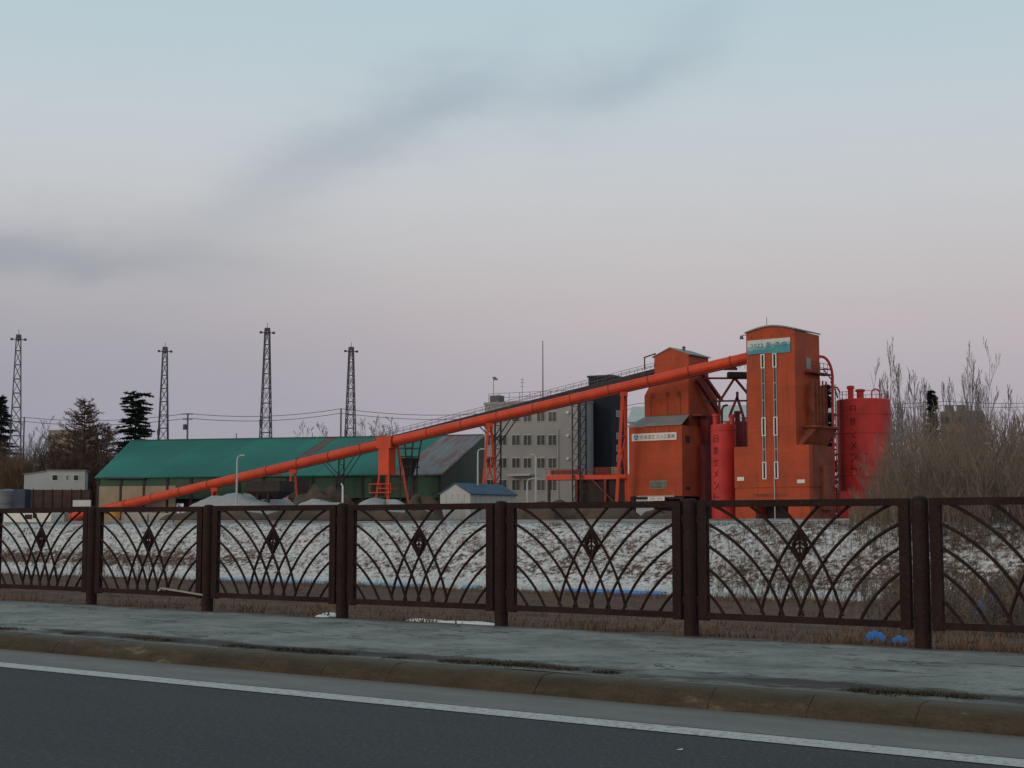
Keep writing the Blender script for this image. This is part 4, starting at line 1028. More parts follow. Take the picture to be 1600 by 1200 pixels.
b.build('antenna', M['galv'], t)

# dark navy block right of the office
V = Fr(920, 204.0, R(27)); vw = V.x(957); vd = V.y(981, vw)
t = V.root('navy_building', 'tall dark navy clad building block right of the grey office', 'building')
b = MB(); b.box(0, vw, 0, vd, -0.3, V.z(590)); b.build('wall', M['navy'], t)
b = MB(); b.box(-0.15, vw + 0.15, -0.15, vd + 0.15, V.z(590), V.z(590) + 0.25); b.build('roof', M['steel'], t)
for py in (646, 681, 700, 716):
    y0, y1 = V.y(963, vw), V.y(971, vw)
    b = MB(); b.box(vw, vw + .06, y0, y1, V.z(py + 5, vw, y0), V.z(py - 5, vw, y0)); w_ = b.build('window', M['pale'], t)
    b = MB(); b.box(vw + .06, vw + .09, y0 + .15, y1 - .15, V.z(py + 3.5, vw, y0), V.z(py - 3.5, vw, y0)); b.build('pane', M['roofgrey'], w_)

# pale factory hall behind the plant
H = Fr(984, 285.0, R(10)); hw2 = H.x(1300)
t = H.root('factory_hall', 'pale grey factory hall with long low roof behind the orange plant', 'building')
b = MB(); b.box(0, hw2, 0, 20, -0.3, H.z(660)); b.build('wall', M['pale'], t)
b = MB(); b.prismx([(-0.5, H.z(660)), (-0.5, H.z(659)), (10, H.z(629)), (20.5, H.z(659)), (20.5, H.z(660))], -0.4, hw2 + 0.4); b.build('roof', mat('pale sheet roof', (0.40, 0.44, 0.44), 0.7, 0.08, 0.3), t)

# ------------------------------------------------------------------ green shed
SA = R(15)
Rr = P(755, 681.5, 222.0)
sdir = Vector((-math.cos(SA), math.sin(SA))); ndir = Vector((-math.sin(SA), -math.cos(SA)))
rx_ = ray(207, 686)[0]; slen = (rx_ * Rr.y - Rr.x) / (sdir.x - rx_ * sdir.y)
rx_ = ray(689, 742)[0]; hwid = (rx_ * Rr.y - Rr.x) / (ndir.x - rx_ * ndir.y)
t = thing('green_shed', 'long storage shed with a wide green sheet roof and one rusting grey bay', 'shed', (Rr.x, Rr.y, G), -SA)
# local: x along the ridge (0 at the right gable, negative to the left), y away from the camera
zr_ = Rr.z - G
ye = Rr.y + ndir.y * hwid; ze_ = Z(741.5, ye) - G
slen += 0.0
xs0, xs1 = -slen, 0.0
nx_, ny_ = Rr.x + ndir.x * hwid, Rr.y + ndir.y * hwid; rx_ = ray(152, 740)[0]
xe0 = -(rx_ * ny_ - nx_) / (sdir.x - rx_ * sdir.y)      # the left end wall stands askew to the ridge
def skew(b):
    b.v = [(x + (xe0 - xs0) * (-y / hwid), y, z) if x < xs0 + 1 else (x, y, z) for x, y, z in b.v]
b = MB()
b.prismx([(-hwid - 0.4, ze_ - 0.1), (0, zr_), (hwid + 0.4, ze_ - 0.1), (hwid + 0.4, ze_ + 0.08), (0, zr_ + 0.2), (-hwid - 0.4, ze_ + 0.08)], xs0 - 0.3, xs1 + 0.3)
skew(b); b.build('roof', M['greenroof'], t)
b = MB(); b.box(xs0, xs1, -0.25, 0.25, zr_ + 0.12, zr_ + 0.3); b.build('ridge_cap', M['greenwall'], t)
b = MB(); zwall = ze_ * 0.5
b.prismx([(-hwid, zwall), (hwid, zwall), (hwid, ze_ - 0.12), (0, zr_ - 0.05), (-hwid, ze_ - 0.12)], xs0, xs1)
skew(b); b.build('cladding', M['greenwall'], t)
b = MB(); b.box(xe0 + 0.05, xs0 + slen * 0.32, -hwid - 0.08, -hwid + 0.2, -0.3, ze_ * .80); b.build('concrete_wall', M['tan'], t)
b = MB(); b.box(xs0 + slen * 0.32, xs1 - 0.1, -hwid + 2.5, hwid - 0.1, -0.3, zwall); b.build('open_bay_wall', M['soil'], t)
nb = 14
for i in range(nb + 1):
    b = MB(); xx = xe0 + 0.2 + (-xe0 - 0.4) * i / nb; b.box(xx - 0.2, xx + 0.2, -hwid - 0.12, -hwid + 0.1, -0.3, ze_ - 0.15); b.build('post', M['hopper'], t)
for fx in (0.655, 0.845):
    b = MB(); xx = xs0 + slen * fx; b.box(xx - 0.9, xx + 0.9, -hwid - 0.05, -hwid, zwall + 0.3, ze_ - 0.4); b.build('vent_panel', M['hopper'], t)
b = MB(); xx = xe0 + .5; b.tube([(xx + 1, -hwid - .45, ze_ - .1), (xs0 + slen * 0.24, -hwid - .45, ze_ - .16)], 0.14, 6); b.build('eaves_gutter', M['steel'], t)
for fx in (0.31, 0.385): b = MB(); b.tube([(xs0 + slen * fx, 0, zr_ + .2), (xs0 + slen * fx, 0, zr_ + 1.1)], 0.07, 5); b.build('roof_vent', M['galv'], t)

# ------------------------------------------------------------------ small buildings and yard objects
C = Fr(688, 170.0, R(34)); cw = C.x(735); cd = C.y(806, cw)
t = C.root('storage_hut', 'small white storage hut with blue roof, below the tall orange trestle', 'hut')
zc0, zc1 = C.z(772), C.z(757)
b = MB(); b.prism([(0, -0.3), (cw, -0.3), (cw, zc0), (cw / 2, zc1), (0, zc0)], 0, cd); b.build('wall', M['pale'], t)
b = MB()
for (xa_, za_, xb_, zb_) in ((-0.2, zc0 - .1, cw / 2, zc1 + .04), (cw / 2, zc1 + .04, cw + 0.2, zc0 - .1)): b.prism([(xa_, za_), (xb_, zb_), (xb_, zb_ + .12), (xa_, za_ + .12)], -0.15, cd + .15)
b.build('roof', M['blue'], t)
b = MB()
for k in range(1, 5): b.box(cw * k / 5 - .02, cw * k / 5 + .02, -0.02, 0, -0.2, zc0)
b.box(0, cw, -0.022, 0, zc0 * 0.5, zc0 * 0.5 + .05)
for k in range(1, 9): b.box(cw, cw + .02, cd * k / 9 - .02, cd * k / 9 + .02, -0.2, zc0)
b.build('batten', M['roofgrey'], t)
b = MB(); b.box(cw * .28, cw * .72, -0.05, -0.025, 0, zc0 * .78); b.build('door', M['pale'], t)

K = Fr(38, 246.0, R(-11)); kw = K.x(133)
t = K.root('site_cabin', 'pale grey site cabin with slanted left roof, above the brown fence', 'cabin')
b = MB(); b.prism([(0, -0.3), (kw, -0.3), (kw, K.z(735)), (kw * 0.36, K.z(735)), (kw * 0.36, K.z(736.5)), (0, K.z(741.5))], 0, 5.5); b.build('wall', M['pale'], t)
b = MB(); b.box(kw * 0.35, kw + .2, -.2, 5.7, K.z(735), K.z(733.5)); b.prism([(-.2, K.z(741.6)), (kw * .35, K.z(736.4)), (kw * .35, K.z(735.2)), (-.2, K.z(740.4))], -.2, 5.7); b.build('roof', M['roofgrey'], t)
for px, wpx in ((86, 10), (105, 4), (119, 9)):
    b = MB(); x0_, x1_ = K.x(px - wpx / 2), K.x(px + wpx / 2); b.box(x0_, x1_, -.06, 0, K.z(751), K.z(741)); w_ = b.build('window', M['white'], t)
    b = MB(); b.box(x0_ + .1, x1_ - .1, -.08, -.06, K.z(750), K.z(742)); b.build('pane', M['glass'], w_)
Q = Fr(38, 233.0, R(-11)); qw = Q.x(142)
t = Q.root('board_fence', 'tall brown board fence in front of the site cabin', 'fence')
b = MB(); b.box(0, qw, 0, 0.1, -0.3, Q.z(765)); b.build('boards', M['brownfence'], t)
for k in range(8):
    b = MB(); b.box(qw * k / 7 - .07, qw * k / 7 + .07, -.1, 0, -0.3, Q.z(764) + kr.uniform(-.1, .1)); b.build('post', M['hopper'], t)
def boxthing(name, label, cat, px0, px1, y0, y1, Y, dep, m, group=None, a=R(20), bevel=0.1):
    f = Fr(px0, Y, a); w = f.x(px1); b = MB(); z0_, z1_ = (f.z(y1) if y1 < 812 else -0.3), f.z(y0)
    b.frus((0, w, 0, dep), z0_, (0, w, 0, dep), z1_ - bevel); b.frus((0, w, 0, dep), z1_ - bevel, (bevel, w - bevel, bevel, dep - bevel), z1_)
    t = f.root(name, label, cat, group); b.build('body', m, t); return f, t, w
f, t, w = boxthing('notice_board', 'small white notice board low at the right end of the brown fence', 'board', 115, 143, 781.5, 791.5, 231, 0.14, M['white'], bevel=.02)
b = MB(); 
for xx in (0.3, w - 0.3): b.box(xx - .05, xx + .05, .13, .22, -0.3, f.z(783))
b.build('post', M['galv'], t)
f, t, w = boxthing('storage_container', 'low white container on the yard behind the first railing panel', 'container', 8, 82, 802, 815, 160, 2.2, M['white'], bevel=.04)
b = MB(); b.box(w * .45, w * .6, -.04, 0, 0, 0.5); b.box(w * .62, w * .7, -.04, 0, 0.1, 0.6); b.build('door', M['hopper'], t)
f, t, w = boxthing('concrete_block', 'tan concrete block beside the orange feed hopper', 'block', 82, 95, 800, 815, 162, 1.6, M['tan'])
# tank at the left edge
c = P(14, 740, 226); t = thing('water_tank', 'blue grey round tank beside a dark crate at the left edge', 'tank', (c.x, c.y, G))
b = MB(); r_ = 2.2; b.lathe(0, 0, [(r_, -0.3), (r_, Z(768, 226) - G), (r_ * .9, Z(766, 226) - G), (0.3, Z(764, 226) - G)], 28); b.build('shell', M['bluedrum'], t)
b = MB(); b.lathe(0, 0, [(r_ + .05, 1.2), (r_ + .05, 1.35)], 28); b.lathe(0, 0, [(r_ + .05, 2.5), (r_ + .05, 2.65)], 28); b.build('hoop', M['galv'], t)
boxthing('crate', 'dark blue crate between the round tank and the brown fence', 'crate', 22, 40, 764, 812, 222, 1.8, mat('dark blue paint', (0.03, 0.04, 0.07), 0.6, .3), a=R(10))
b = MB(); c = P(179, 812, 150); b.lathe(0, 0, [(0.52, 0.0), (0.55, 0.35), (0.52, 0.72), (0.55, 0.75), (0.50, 1.05), (0.2, 1.1)], 18)
o = b.build('drum', M['yellow']); o.location = (c.x, c.y, 1.72); tag(o, 'yellow drum standing at the crest of the snowy bank behind the second panel', 'drum')
# block wall at left of the yard, low piles
for i, (a, b_, y0, Y) in enumerate(((196, 232, 801, 158), (234, 272, 802, 157), (274, 316, 803, 156))):
    boxthing('concrete_block', ['grey concrete block, nearest the yellow drum, on the yard edge', 'grey concrete block, middle one of three behind the second panel', 'grey concrete block, farthest right of three behind the second panel'][i], 'block', a, b_, y0, 815, Y, 1.2, M['concrete'], 'concrete blocks on the yard edge', a=R(18))
def mound(name, label, cat, px, ytop, wpx, Y, m, seed, dep=0.8, group=None, cone=False):
    c = P(px, 812, Y); L = wpx / F * Y; H = Z(ytop, Y) - G
    lb_ = lump(L, L * dep, H + 0.2, seed, 40, 14)
    qn = lambda v: mnoise.noise(Vector((v[0] * .6, v[1] * .6, seed)))
    if cone: lb_.v = [(v[0], v[1], (max(0, v[2]) / (H + .2)) ** 1.25 * (H + .2) * (1 + .15 * qn(v)) - .02) for v in lb_.v]
    else: lb_.v = [(v[0] * (1 + .2 * qn(v)), v[1], max(-.05, (max(0, v[2]) / (H + .2)) ** 1.3 * (H + .2) * (1 + .35 * qn(v)))) for v in lb_.v]
    o = lb_.build(name, m); o.location = (c.x, c.y, G - 0.15); o.rotation_euler = (0, 0, -0.4)
    tag(o, label, cat, group); return o
mound('snow_heap', 'wide grey white snow heap under the lower part of the orange tube', 'snow heap', 378, 777, 220, 176, M['oldsnow'], 5, cone=True)
mound('snow_heap', 'white snow heap at the foot of the boxed orange transfer tower', 'snow heap', 602, 785, 150, 158, M['oldsnow'], 6, cone=True)
mound('snow_heap', 'low snow heap right of the second orange trestle', 'snow heap', 500, 785, 120, 160, M['oldsnow'], 9, cone=True)
for i, (px, yt, wp, Y, lab) in enumerate(((500, 772, 110, 182, 'brown soil heap between the orange trestle and the transfer tower'), (350, 800, 150, 150, 'low grey brown soil heap behind the third railing panel'), (480, 797, 120, 150, 'low soil heap below the second orange trestle'),
        (655, 780, 60, 165, 'dark soil heap left of the white hut'), (850, 788, 110, 160, 'dark soil heap in front of the grey office'), (935, 790, 120, 158, 'dark soil heap below the red platform'), (655, 799, 70, 150, 'small dark soil heap below the white hut left wall'), (1035, 800, 90, 160, 'soil heap under the hopper house'), (580, 800, 110, 152, 'soil heap in front of the transfer tower legs'))):
    mound('soil_heap', lab, 'soil heap', px, yt, wp, Y, M['soil'], 20 + i, group='soil heaps on the works yard')
# dark feed hopper on legs with the snow around
f = Fr(385, 172.0, R(25)); w = f.x(437); t = f.root('feed_bin', 'dark steel feed bin on legs beneath the orange tube', 'bin')
b = MB(); b.frus((w * .25, w * .75, .8, 2.2), f.z(780), (0, w, 0, 3), f.z(768)); b.box(0, w, 0, 3, f.z(768), f.z(752)); b.build('body', M['hopper'], t)
for xx in (w * .3, w * .62):
    b = MB(); b.beam((xx, .4, f.z(770)), (xx, .4, -.3), .25); b.build('leg', M['hopper'], t)
b = MB(); b.beam((w * .3, .4, f.z(790)), (w * .62, .4, f.z(779)), .14); b.beam((w * .62, .4, f.z(790)), (w * .3, .4, f.z(779)), .14); b.build('brace', M['hopper'], t)
# parked dark car and rails in front of the office
f = Fr(838, 178.0, R(26)); w = f.x(878); t = f.root('parked_car', 'dark parked car with snowy roof in front of the grey office', 'car')
b = MB(); hC = 1.45
b.prism([(0, .3), (w, .3), (w, .85), (w * .86, .95), (w * .72, hC), (w * .3, hC), (w * .14, .92), (0, .8)], 0, 1.7); b.build('body', mat('dark car paint', (0.03, 0.032, 0.035), .35, .1, spec=.5), t)
b = MB(); b.prism([(w * .19, .95), (w * .8, .95), (w * .70, hC - .08), (w * .32, hC - .08)], -.01, 0.005); b.build('side_window', M['glass'], t)
for xx in (w * .2, w * .8):
    b = MB(); b.tube([(xx, -.02, .32), (xx, .2, .32)], .32, 16); b.build('wheel', M['black'], t)
b = MB(); b.box(w * .32, w * .7, .15, 1.55, hC, hC + .09); b.build('snow_cover', M['snow'], t)
# lamp posts
def lamp(label, px, ytop, Y, arm, m='pale'):
    c = P(px, 812, Y); t = thing('lamp_post', label, 'lamp post', (c.x, c.y, G), 0, 'yard lamp posts')
    h = Z(ytop, Y) - G
    b = MB(); b.tube([(0, 0, -.3), (0, 0, h - .4), (arm * .15, 0, h - .1), (arm * .9, 0, h)], [.12, .1, .08, .06], 8); b.build('pole', M[m], t)
    b = MB(); b.box(min(arm * .5, arm * 1.5), max(arm * .5, arm * 1.5), -.12, .12, h - .03, h + .12); b.build('lamp_head', M[m], t)
lamp('pale lamp post in front of the long green roof', 369, 712, 165, 0.55)
lamp('pale lamp post at the right gable of the green shed', 746.5, 702, 172, 0.5)
lamp('pale lamp post in front of the grey office, arm to the left', 837.5, 711, 176, -0.5)
lamp('short pale lamp post with arm to the right in front of the office', 824, 748, 170, 0.9)
lamp('short white lamp post under the orange tube before the green wall', 535, 757, 168, -0.15, 'white')

# ------------------------------------------------------------------ floodlight lattice towers
def lattice(px, ytop, Y, label, wb=1.35, wt=0.38):
    c = P(px, 812, Y); t = thing('lattice_tower', label, 'lattice tower', (c.x, c.y, G), R(20), 'floodlight towers in a row behind the shed')
    h = Z(ytop, Y) - G; n = 13
    for sx in (-1, 1):
        for sy in (-1, 1):
            b = MB(); b.beam((sx * wb, sy * wb, -.3), (sx * wt, sy * wt, h), .18); b.build('leg', M['galv2'], t)
    b = MB()
    for i in range(n):
        f0, f1 = 1 - (1 - i / n) ** 1.25, 1 - (1 - (i + 1) / n) ** 1.25
        f0, f1 = i / n, (i + 1) / n
        w0, w1 = wb + (wt - wb) * f0, wb + (wt - wb) * f1; z0_, z1_ = h * f0, h * f1
        cs = [(-1, -1), (1, -1), (1, 1), (-1, 1)]
        for j in range(4):
            p, q = cs[j], cs[(j + 1) % 4]
            b.beam((p[0] * w0, p[1] * w0, z0_), (q[0] * w1, q[1] * w1, z1_), .075)
            b.beam((q[0] * w0, q[1] * w0, z0_), (p[0] * w1, p[1] * w1, z1_), .075)
            b.beam((p[0] * w1, p[1] * w1, z1_), (q[0] * w1, q[1] * w1, z1_), .10)
    b.build('lattice_bracing', M['galv2'], t)
    b = MB(); zz_ = h - .5
    b.beam((-1.0, 0, zz_), (1.0, 0, zz_), .14, .14); b.beam((0, -1.0, zz_), (0, 1.0, zz_), .14, .14); b.box(-.5, .5, -.5, .5, zz_ - .05, zz_ + .05); b.box(-.45, .45, -.45, .45, zz_ + .3, h + .35)
    for s_ in (-1, 1):
        b.box(s_ * 1.15 - .22, s_ * 1.15 + .22, -.2, .2, zz_ - .18, zz_ + .2); b.box(-.2, .2, s_ * 1.1 - .2, s_ * 1.1 + .2, zz_ - .18, zz_ + .2)
    b.tube([(0, 0, h), (0, 0, h + 1.3)], .05, 5); b.build('lamp_platform', M['galv2'], t)
    b = MB(); b.box(-wb * .62 - .3, -wb * .62 + .2, -.5, .3, h * .50, h * .50 + 1.0); b.build('junction_box', M['galv'], t)
M['galv2'] = mat('dull tower steel', (0.085, 0.085, 0.10), 0.7, 0.2, 0.8)
lattice(20, 526, 262, 'dark lattice tower at the left edge beside a tall conifer')
lattice(252, 545, 282, 'lattice tower standing right behind the dark conifer')
lattice(413, 515.5, 264, 'tallest lattice tower, alone above the middle of the green roof')
lattice(546, 545, 286, 'lattice tower beside the utility pole at the right end of the green roof')

# ------------------------------------------------------------------ utility poles and cables
PY = 240.0
def upole(px, ytop, Y, label, arms=True):
    c = P(px, 812, Y); t = thing('utility_pole', label, 'utility pole', (c.x, c.y, G), 0, 'utility poles along the back of the yard')
    h = Z(ytop, Y) - G; b = MB(); b.tube([(0, 0, -.3), (0, 0, h)], [.2, .14], 8); b.build('pole', M['galv'], t)
    if arms:
        b = MB(); b.beam((-.95, 0, h - .1), (.95, 0, h - .1), .16); b.beam((-.8, 0, h - 1.0), (.8, 0, h - 1.0), .12); b.build('crossarm', M['galv2'], t)
        b = MB(); b.lathe(-.45, 0, [(.3, h - 2.7), (.32, h - 2.6), (.32, h - 1.9), (.2, h - 1.8)], 10); b.build('transformer', M['galv2'], t)
    return Vector((c.x, c.y, G + h))
pts = [P(-120, 650, 250)]
tops = [upole(33, 652, 276, 'plain utility pole next to the left lattice tower', False), upole(290, 646, 246, 'utility pole with two crossarms and transformer above the green roof'), upole(531, 638.5, 262, 'utility pole close to the right end of the green roof', False)]
ends = [P(-150, 650, 250)] + tops + [P(790, 643, 268), P(1000, 630, 300), P(1480, 627, 300), P(1720, 619, 300)]
for i, lab in enumerate(('power cables running left out of the picture from the plain pole', 'power cables between the plain pole and the crossarm pole', 'power cables above the green roof between two poles', 'power cables from the last pole toward the grey office', 'power cables passing behind the office and navy block', 'power cables passing behind the orange plant', 'power cables above the brushwood at the right edge')):
    a, c_ = ends[i], ends[i + 1]; b = MB()
    for dz, dy in ((0, 0), (-.75, .4)):
        b.tube([a.lerp(c_, k / 10) - Vector((0, -dy, (0.9 * 4 * (k / 10) * (1 - k / 10)) - dz)) for k in range(11)], 0.045, 4, cap=False)
    o = b.build('power_cable', M['steel']); tag(o, lab, 'cable', 'power cables')

# ------------------------------------------------------------------ far buildings
f = Fr(74, 420.0, R(20)); w = f.x(112); t = f.root('apartment_block', 'distant tan apartment block behind the reddish larch', 'building')
b = MB(); b.box(0, w, 0, 12, -.3, f.z(674)); b.build('wall', M['apart'], t)
for r_ in range(6):
    for k in range(3):
        b = MB(); xx = w * (k + .5) / 3; zz_ = f.z(674) - 1.6 - r_ * 2.7; b.box(xx - .7, xx + .7, -.05, 0, zz_ - .6, zz_ + .6); b.build('window', M['glass'], t)
b = MB(); b.box(-.2, w + .2, -.2, 12.2, f.z(674), f.z(672)); b.build('roof', M['roofgrey'], t)
f = Fr(1472, 330.0, R(20)); w = f.x(1538); t = f.root('flat_roofed_block', 'brown flat roofed block showing behind the brushwood at right', 'building')
b = MB(); b.box(0, w, 0, 14, -.3, f.z(643)); b.build('wall', mat('brown render', (0.13, 0.105, 0.085), .9, .1), t)
for (pa, pb) in ((1478, 1491), (1497, 1510)):
    b = MB(); b.box(f.x(pa), f.x(pb), 1, 5, f.z(643), f.z(633)); b.build('roof_tower', M['galv'], t)
for r_ in range(3):
    for k in range(5):
        b = MB(); xx = w * (k + .5) / 5; zz_ = f.z(643) - 2 - r_ * 3; b.box(xx - .8, xx + .8, -.05, 0, zz_ - .7, zz_ + .7); b.build('window', M['glass'], t)

# ------------------------------------------------------------------ vegetation
def grow(b, p, d, L, r, depth, q, up=0.25, spread=0.5, kids=4, minr=0.012, sides=5, bend=0.15):
    n = 4; pts = [Vector(p)]; rs = [r]; dd = Vector(d).normalized(); dirs = []
    for i in range(n):
        dd = (dd + Vector((q.uniform(-bend, bend), q.uniform(-bend, bend), q.uniform(-bend, bend) + up * 0.15))).normalized()
        pts.append(pts[-1] + dd * L / n); rs.append(max(minr, r * (1 - 0.8 * (i + 1) / n))); dirs.append(dd.copy())
    b.tube(pts, rs, sides if depth > 1 else 3, cap=False)
    if depth <= 0: return
    for k in range(kids):
        f = 0.25 + 0.72 * (k + q.random() * .8) / kids; i = min(n - 1, int(f * n)); base = pts[i].lerp(pts[i + 1], f * n - i)
        ax = Vector((q.uniform(-1, 1), q.uniform(-1, 1), q.uniform(-.3, .6))); side = (ax - dirs[i] * ax.dot(dirs[i])).normalized()
        nd = (dirs[i] * (1 - spread) + side * spread + Vector((0, 0, up))).normalized()
        grow(b, base, nd, L * q.uniform(.42, .62) * (1.15 - .5 * f), max(minr, rs[i] * .55), depth - 1, q, up, spread, kids, minr, sides, bend)
def bare_tree(label, px, ytop, Y, seed, mtw='twiggrey', stems=3, lean=0.12, spread=0.42, kids=5, up=.45, minr=.03, r0=.22, group=None, z0=G, depth=3, name='bare_tree'):
    q = random.Random(seed); c = P(px, 812, Y); t = thing(name, label, 'tree', (c.x, c.y, z0), 0, group)
    h = Z(ytop, Y) - z0
    tr = MB(); cr = MB()
    for s_ in range(stems):
        ld = Vector((q.uniform(-lean, lean), q.uniform(-lean, lean), 1)).normalized()
        hh = h * (1.0 if s_ == 0 else q.uniform(.7, .97)); n = 6; p = Vector((q.uniform(-.3, .3) * (stems > 1), q.uniform(-.3, .3) * (stems > 1), -.3)); pts = [p.copy()]; rs = [r0]
        for i in range(n):
            ld = (ld + Vector((q.uniform(-.05, .05), q.uniform(-.05, .05), .05))).normalized(); p = p + ld * hh / n; pts.append(p.copy()); rs.append(max(minr, r0 * (1 - (i + 1) / n * .9)))
        tr.tube(pts, rs, 7, cap=False)
        for k in range(kids * 3):
            f = .18 + .8 * (k + q.random()) / (kids * 3); i = min(n - 1, int(f * n)); base = pts[i].lerp(pts[i + 1], f * n - i); a = q.uniform(0, 6.283)
            nd = Vector((math.cos(a) * spread, math.sin(a) * spread, 1 - spread + up * .3)).normalized()
            grow(cr, base, nd, hh * (.34 * (1.1 - f) + .08), max(minr, rs[i] * .45), depth - 1, q, up * .5, spread, 4, minr, 4)
    tr.build('trunk', M['bark'] if mtw != 'twiggrey' else M['twiggrey'], t); cr.build('crown', M[mtw], t); return t
def conifer(label, px, ytop, Y, seed, wpx, z0=G, tiers=15, name='conifer', group=None, droop=.10, cutoff=.12, flat=False):
    q = random.Random(seed); c = P(px, 812, Y); t = thing(name, label, 'tree', (c.x, c.y, z0), 0, group); h = Z(ytop, Y) - z0; Rw = wpx / F * Y / 2
    b = MB(); b.tube([(0, 0, -.3), (0.05, 0, h * .5), (0, 0, h)], [h * .018, h * .012, .03], 8, cap=False); b.build('trunk', M['bark'], t)
    cr = MB()
    for i in range(tiers):
        f = cutoff + (1 - cutoff) * i / tiers; z = h * f; rr = Rw * (1 - f) ** .58 * q.uniform(.6, 1.12)
        if flat and f > .85: rr = max(rr, Rw * .38)
        nb_ = q.randint(9, 11); a0 = q.random() * 6.283
        for k in range(nb_):
            a = a0 + 6.283 * k / nb_ + q.uniform(-.25, .25); L = rr * q.uniform(.65, 1.12); z_ = z + q.uniform(-.5, .5)
            tip = Vector((math.cos(a) * L, math.sin(a) * L, z_ - L * droop + q.uniform(-.2, .35)))
            root = Vector((0, 0, z_)); cr.tube([root, root.lerp(tip, .6) + Vector((0, 0, .05)), tip], [.06, .04, .02], 3, cap=False)
            m = max(6, int(L * 10))
            for j in range(m):
                g = .18 + .85 * j / m; pp = root.lerp(tip, g); sc = q.uniform(.35, .8) * (1.15 - .4 * g)
                for _ in range(3):
                    u = Vector((math.cos(a) * .7 + q.uniform(-.8, .8), math.sin(a) * .7 + q.uniform(-.8, .8), q.uniform(-.45, .35))).normalized() * sc
                    w_ = u.cross(Vector((q.uniform(-1, 1), q.uniform(-1, 1), q.uniform(-1, 1)))).normalized() * sc * .30
                    cr.add([pp - w_, pp + w_, pp + u], [(0, 1, 2)])
    cr.build('crown', M['needle'], t); return t
def larch(label, px, ytop, Y, seed, wpx, tiers=34):
    q = random.Random(seed); c = P(px, 812, Y); t = thing('larch_tree', label, 'tree', (c.x, c.y, G)); h = Z(ytop, Y) - G; Rw = wpx / F * Y / 2
    b = MB(); b.tube([(0, 0, -.3), (.06, 0, h * .5), (0, 0, h)], [h * .017, h * .011, .03], 8, cap=False); b.build('trunk', M['bark'], t)
    cr = MB()
    for i in range(tiers):
        f = .10 + .89 * i / tiers; rr = Rw * (1 - f) ** .62 * q.uniform(.7, 1.12)
        for k in range(7):
            a = q.random() * 6.283; L = max(.5, rr * q.uniform(.6, 1.1)); z_ = h * f + q.uniform(-.3, .3)
            ca, sa = math.cos(a), math.sin(a); rt = Vector((0, 0, z_)); m_ = Vector((ca * L * .55, sa * L * .55, z_ + L * .05)); e = Vector((ca * L, sa * L, z_ + L * q.uniform(.15, .45)))
            cr.tube([rt, m_, e], [.075, .055, .03], 3, cap=False)
            for _ in range(max(6, int(L * 8))):
                g = q.uniform(.15, 1); p = rt.lerp(m_, g / .55) if g < .55 else m_.lerp(e, (g - .55) / .45)
                u = Vector((ca * .6 + q.uniform(-.8, .8), sa * .6 + q.uniform(-.8, .8), q.uniform(-.4, .9))).normalized() * q.uniform(.3, .8)
                cr.tube([p, p + u], [.05, .03], 3, cap=False)
    cr.build('crown', M['twigred'], t); return t
conifer('tall dark conifer cut by the left edge of the picture', -3, 617, 282, 1, 84, tiers=26)
conifer('dark layered conifer behind the left end of the green roof', 208, 609, 250, 2, 120, tiers=26, flat=True, cutoff=.05)
conifer('dark conifer standing in the gap between tall tower and large silo', 1296, 598, 186, 3, 46, tiers=18, cutoff=.02)
conifer('small dark conifer rising above the brushwood at right', 1461, 608, 190, 4, 48, tiers=20)
larch('reddish bare larch with conical crown left of the green shed', 128, 624, 268, 5, 190, 42)
larch('smaller reddish larch between the taller larch and layered conifer', 164, 662, 272, 15, 130, 28)
bare_tree('rounded reddish bare tree left of the larch', 96, 680, 266, 16, 'twigred', 2, .25, .6, 11, .15, .045, .18, depth=3)
bare_tree('pale hazy bare tree far behind the brown hedge', 62, 662, 330, 17, 'twiggrey', 3, .15, .4, 5, .4, .03, .16)
bare_tree('pale bare tree farthest left behind the hedge', 45, 668, 330, 18, 'twiggrey', 2, .15, .4, 5, .4, .03, .16)
for i, (px, yt, Y, lab) in enumerate(((1392, 545, 205, 'tallest bare tree with one long bent leader right of the large silo'), (1412, 572, 200, 'upright bare tree behind the silo right edge'), (1436, 584, 205, 'bare tree with many upright limbs left of the small conifer'),
        (1512, 548, 210, 'tall forked bare tree above the brown flat roofed block'), (1536, 552, 214, 'tall slender bare tree right of the forked one'), (1588, 606, 190, 'dark bare tree at the right edge of the picture'), (1560, 628, 230, 'pale low bare tree near the right edge'))):
    bare_tree(lab, px, yt, Y, 30 + i, 'twiggrey' if i != 5 else 'twig', (7, 6, 7, 6, 5, 4, 5)[i], .20, .22, 2, .9, .02, .11, group='bare trees at right')
for i, px in enumerate((478, 505, 566, 582, 598, 614)):
    bare_tree('bare treetop above the green roof, %s' % ('near the third lattice tower', 'left of the last utility pole', 'just right of the last lattice tower', 'second to the right of the last lattice tower', 'third to the right of the last lattice tower', 'next to the dark belt conveyor')[i].strip(), px, 668 if i < 2 else 663, 300, 60 + i, 'twiggrey', 2, .2, .45, 4, .4, .03, .14, group='bare treetops over the green roof')
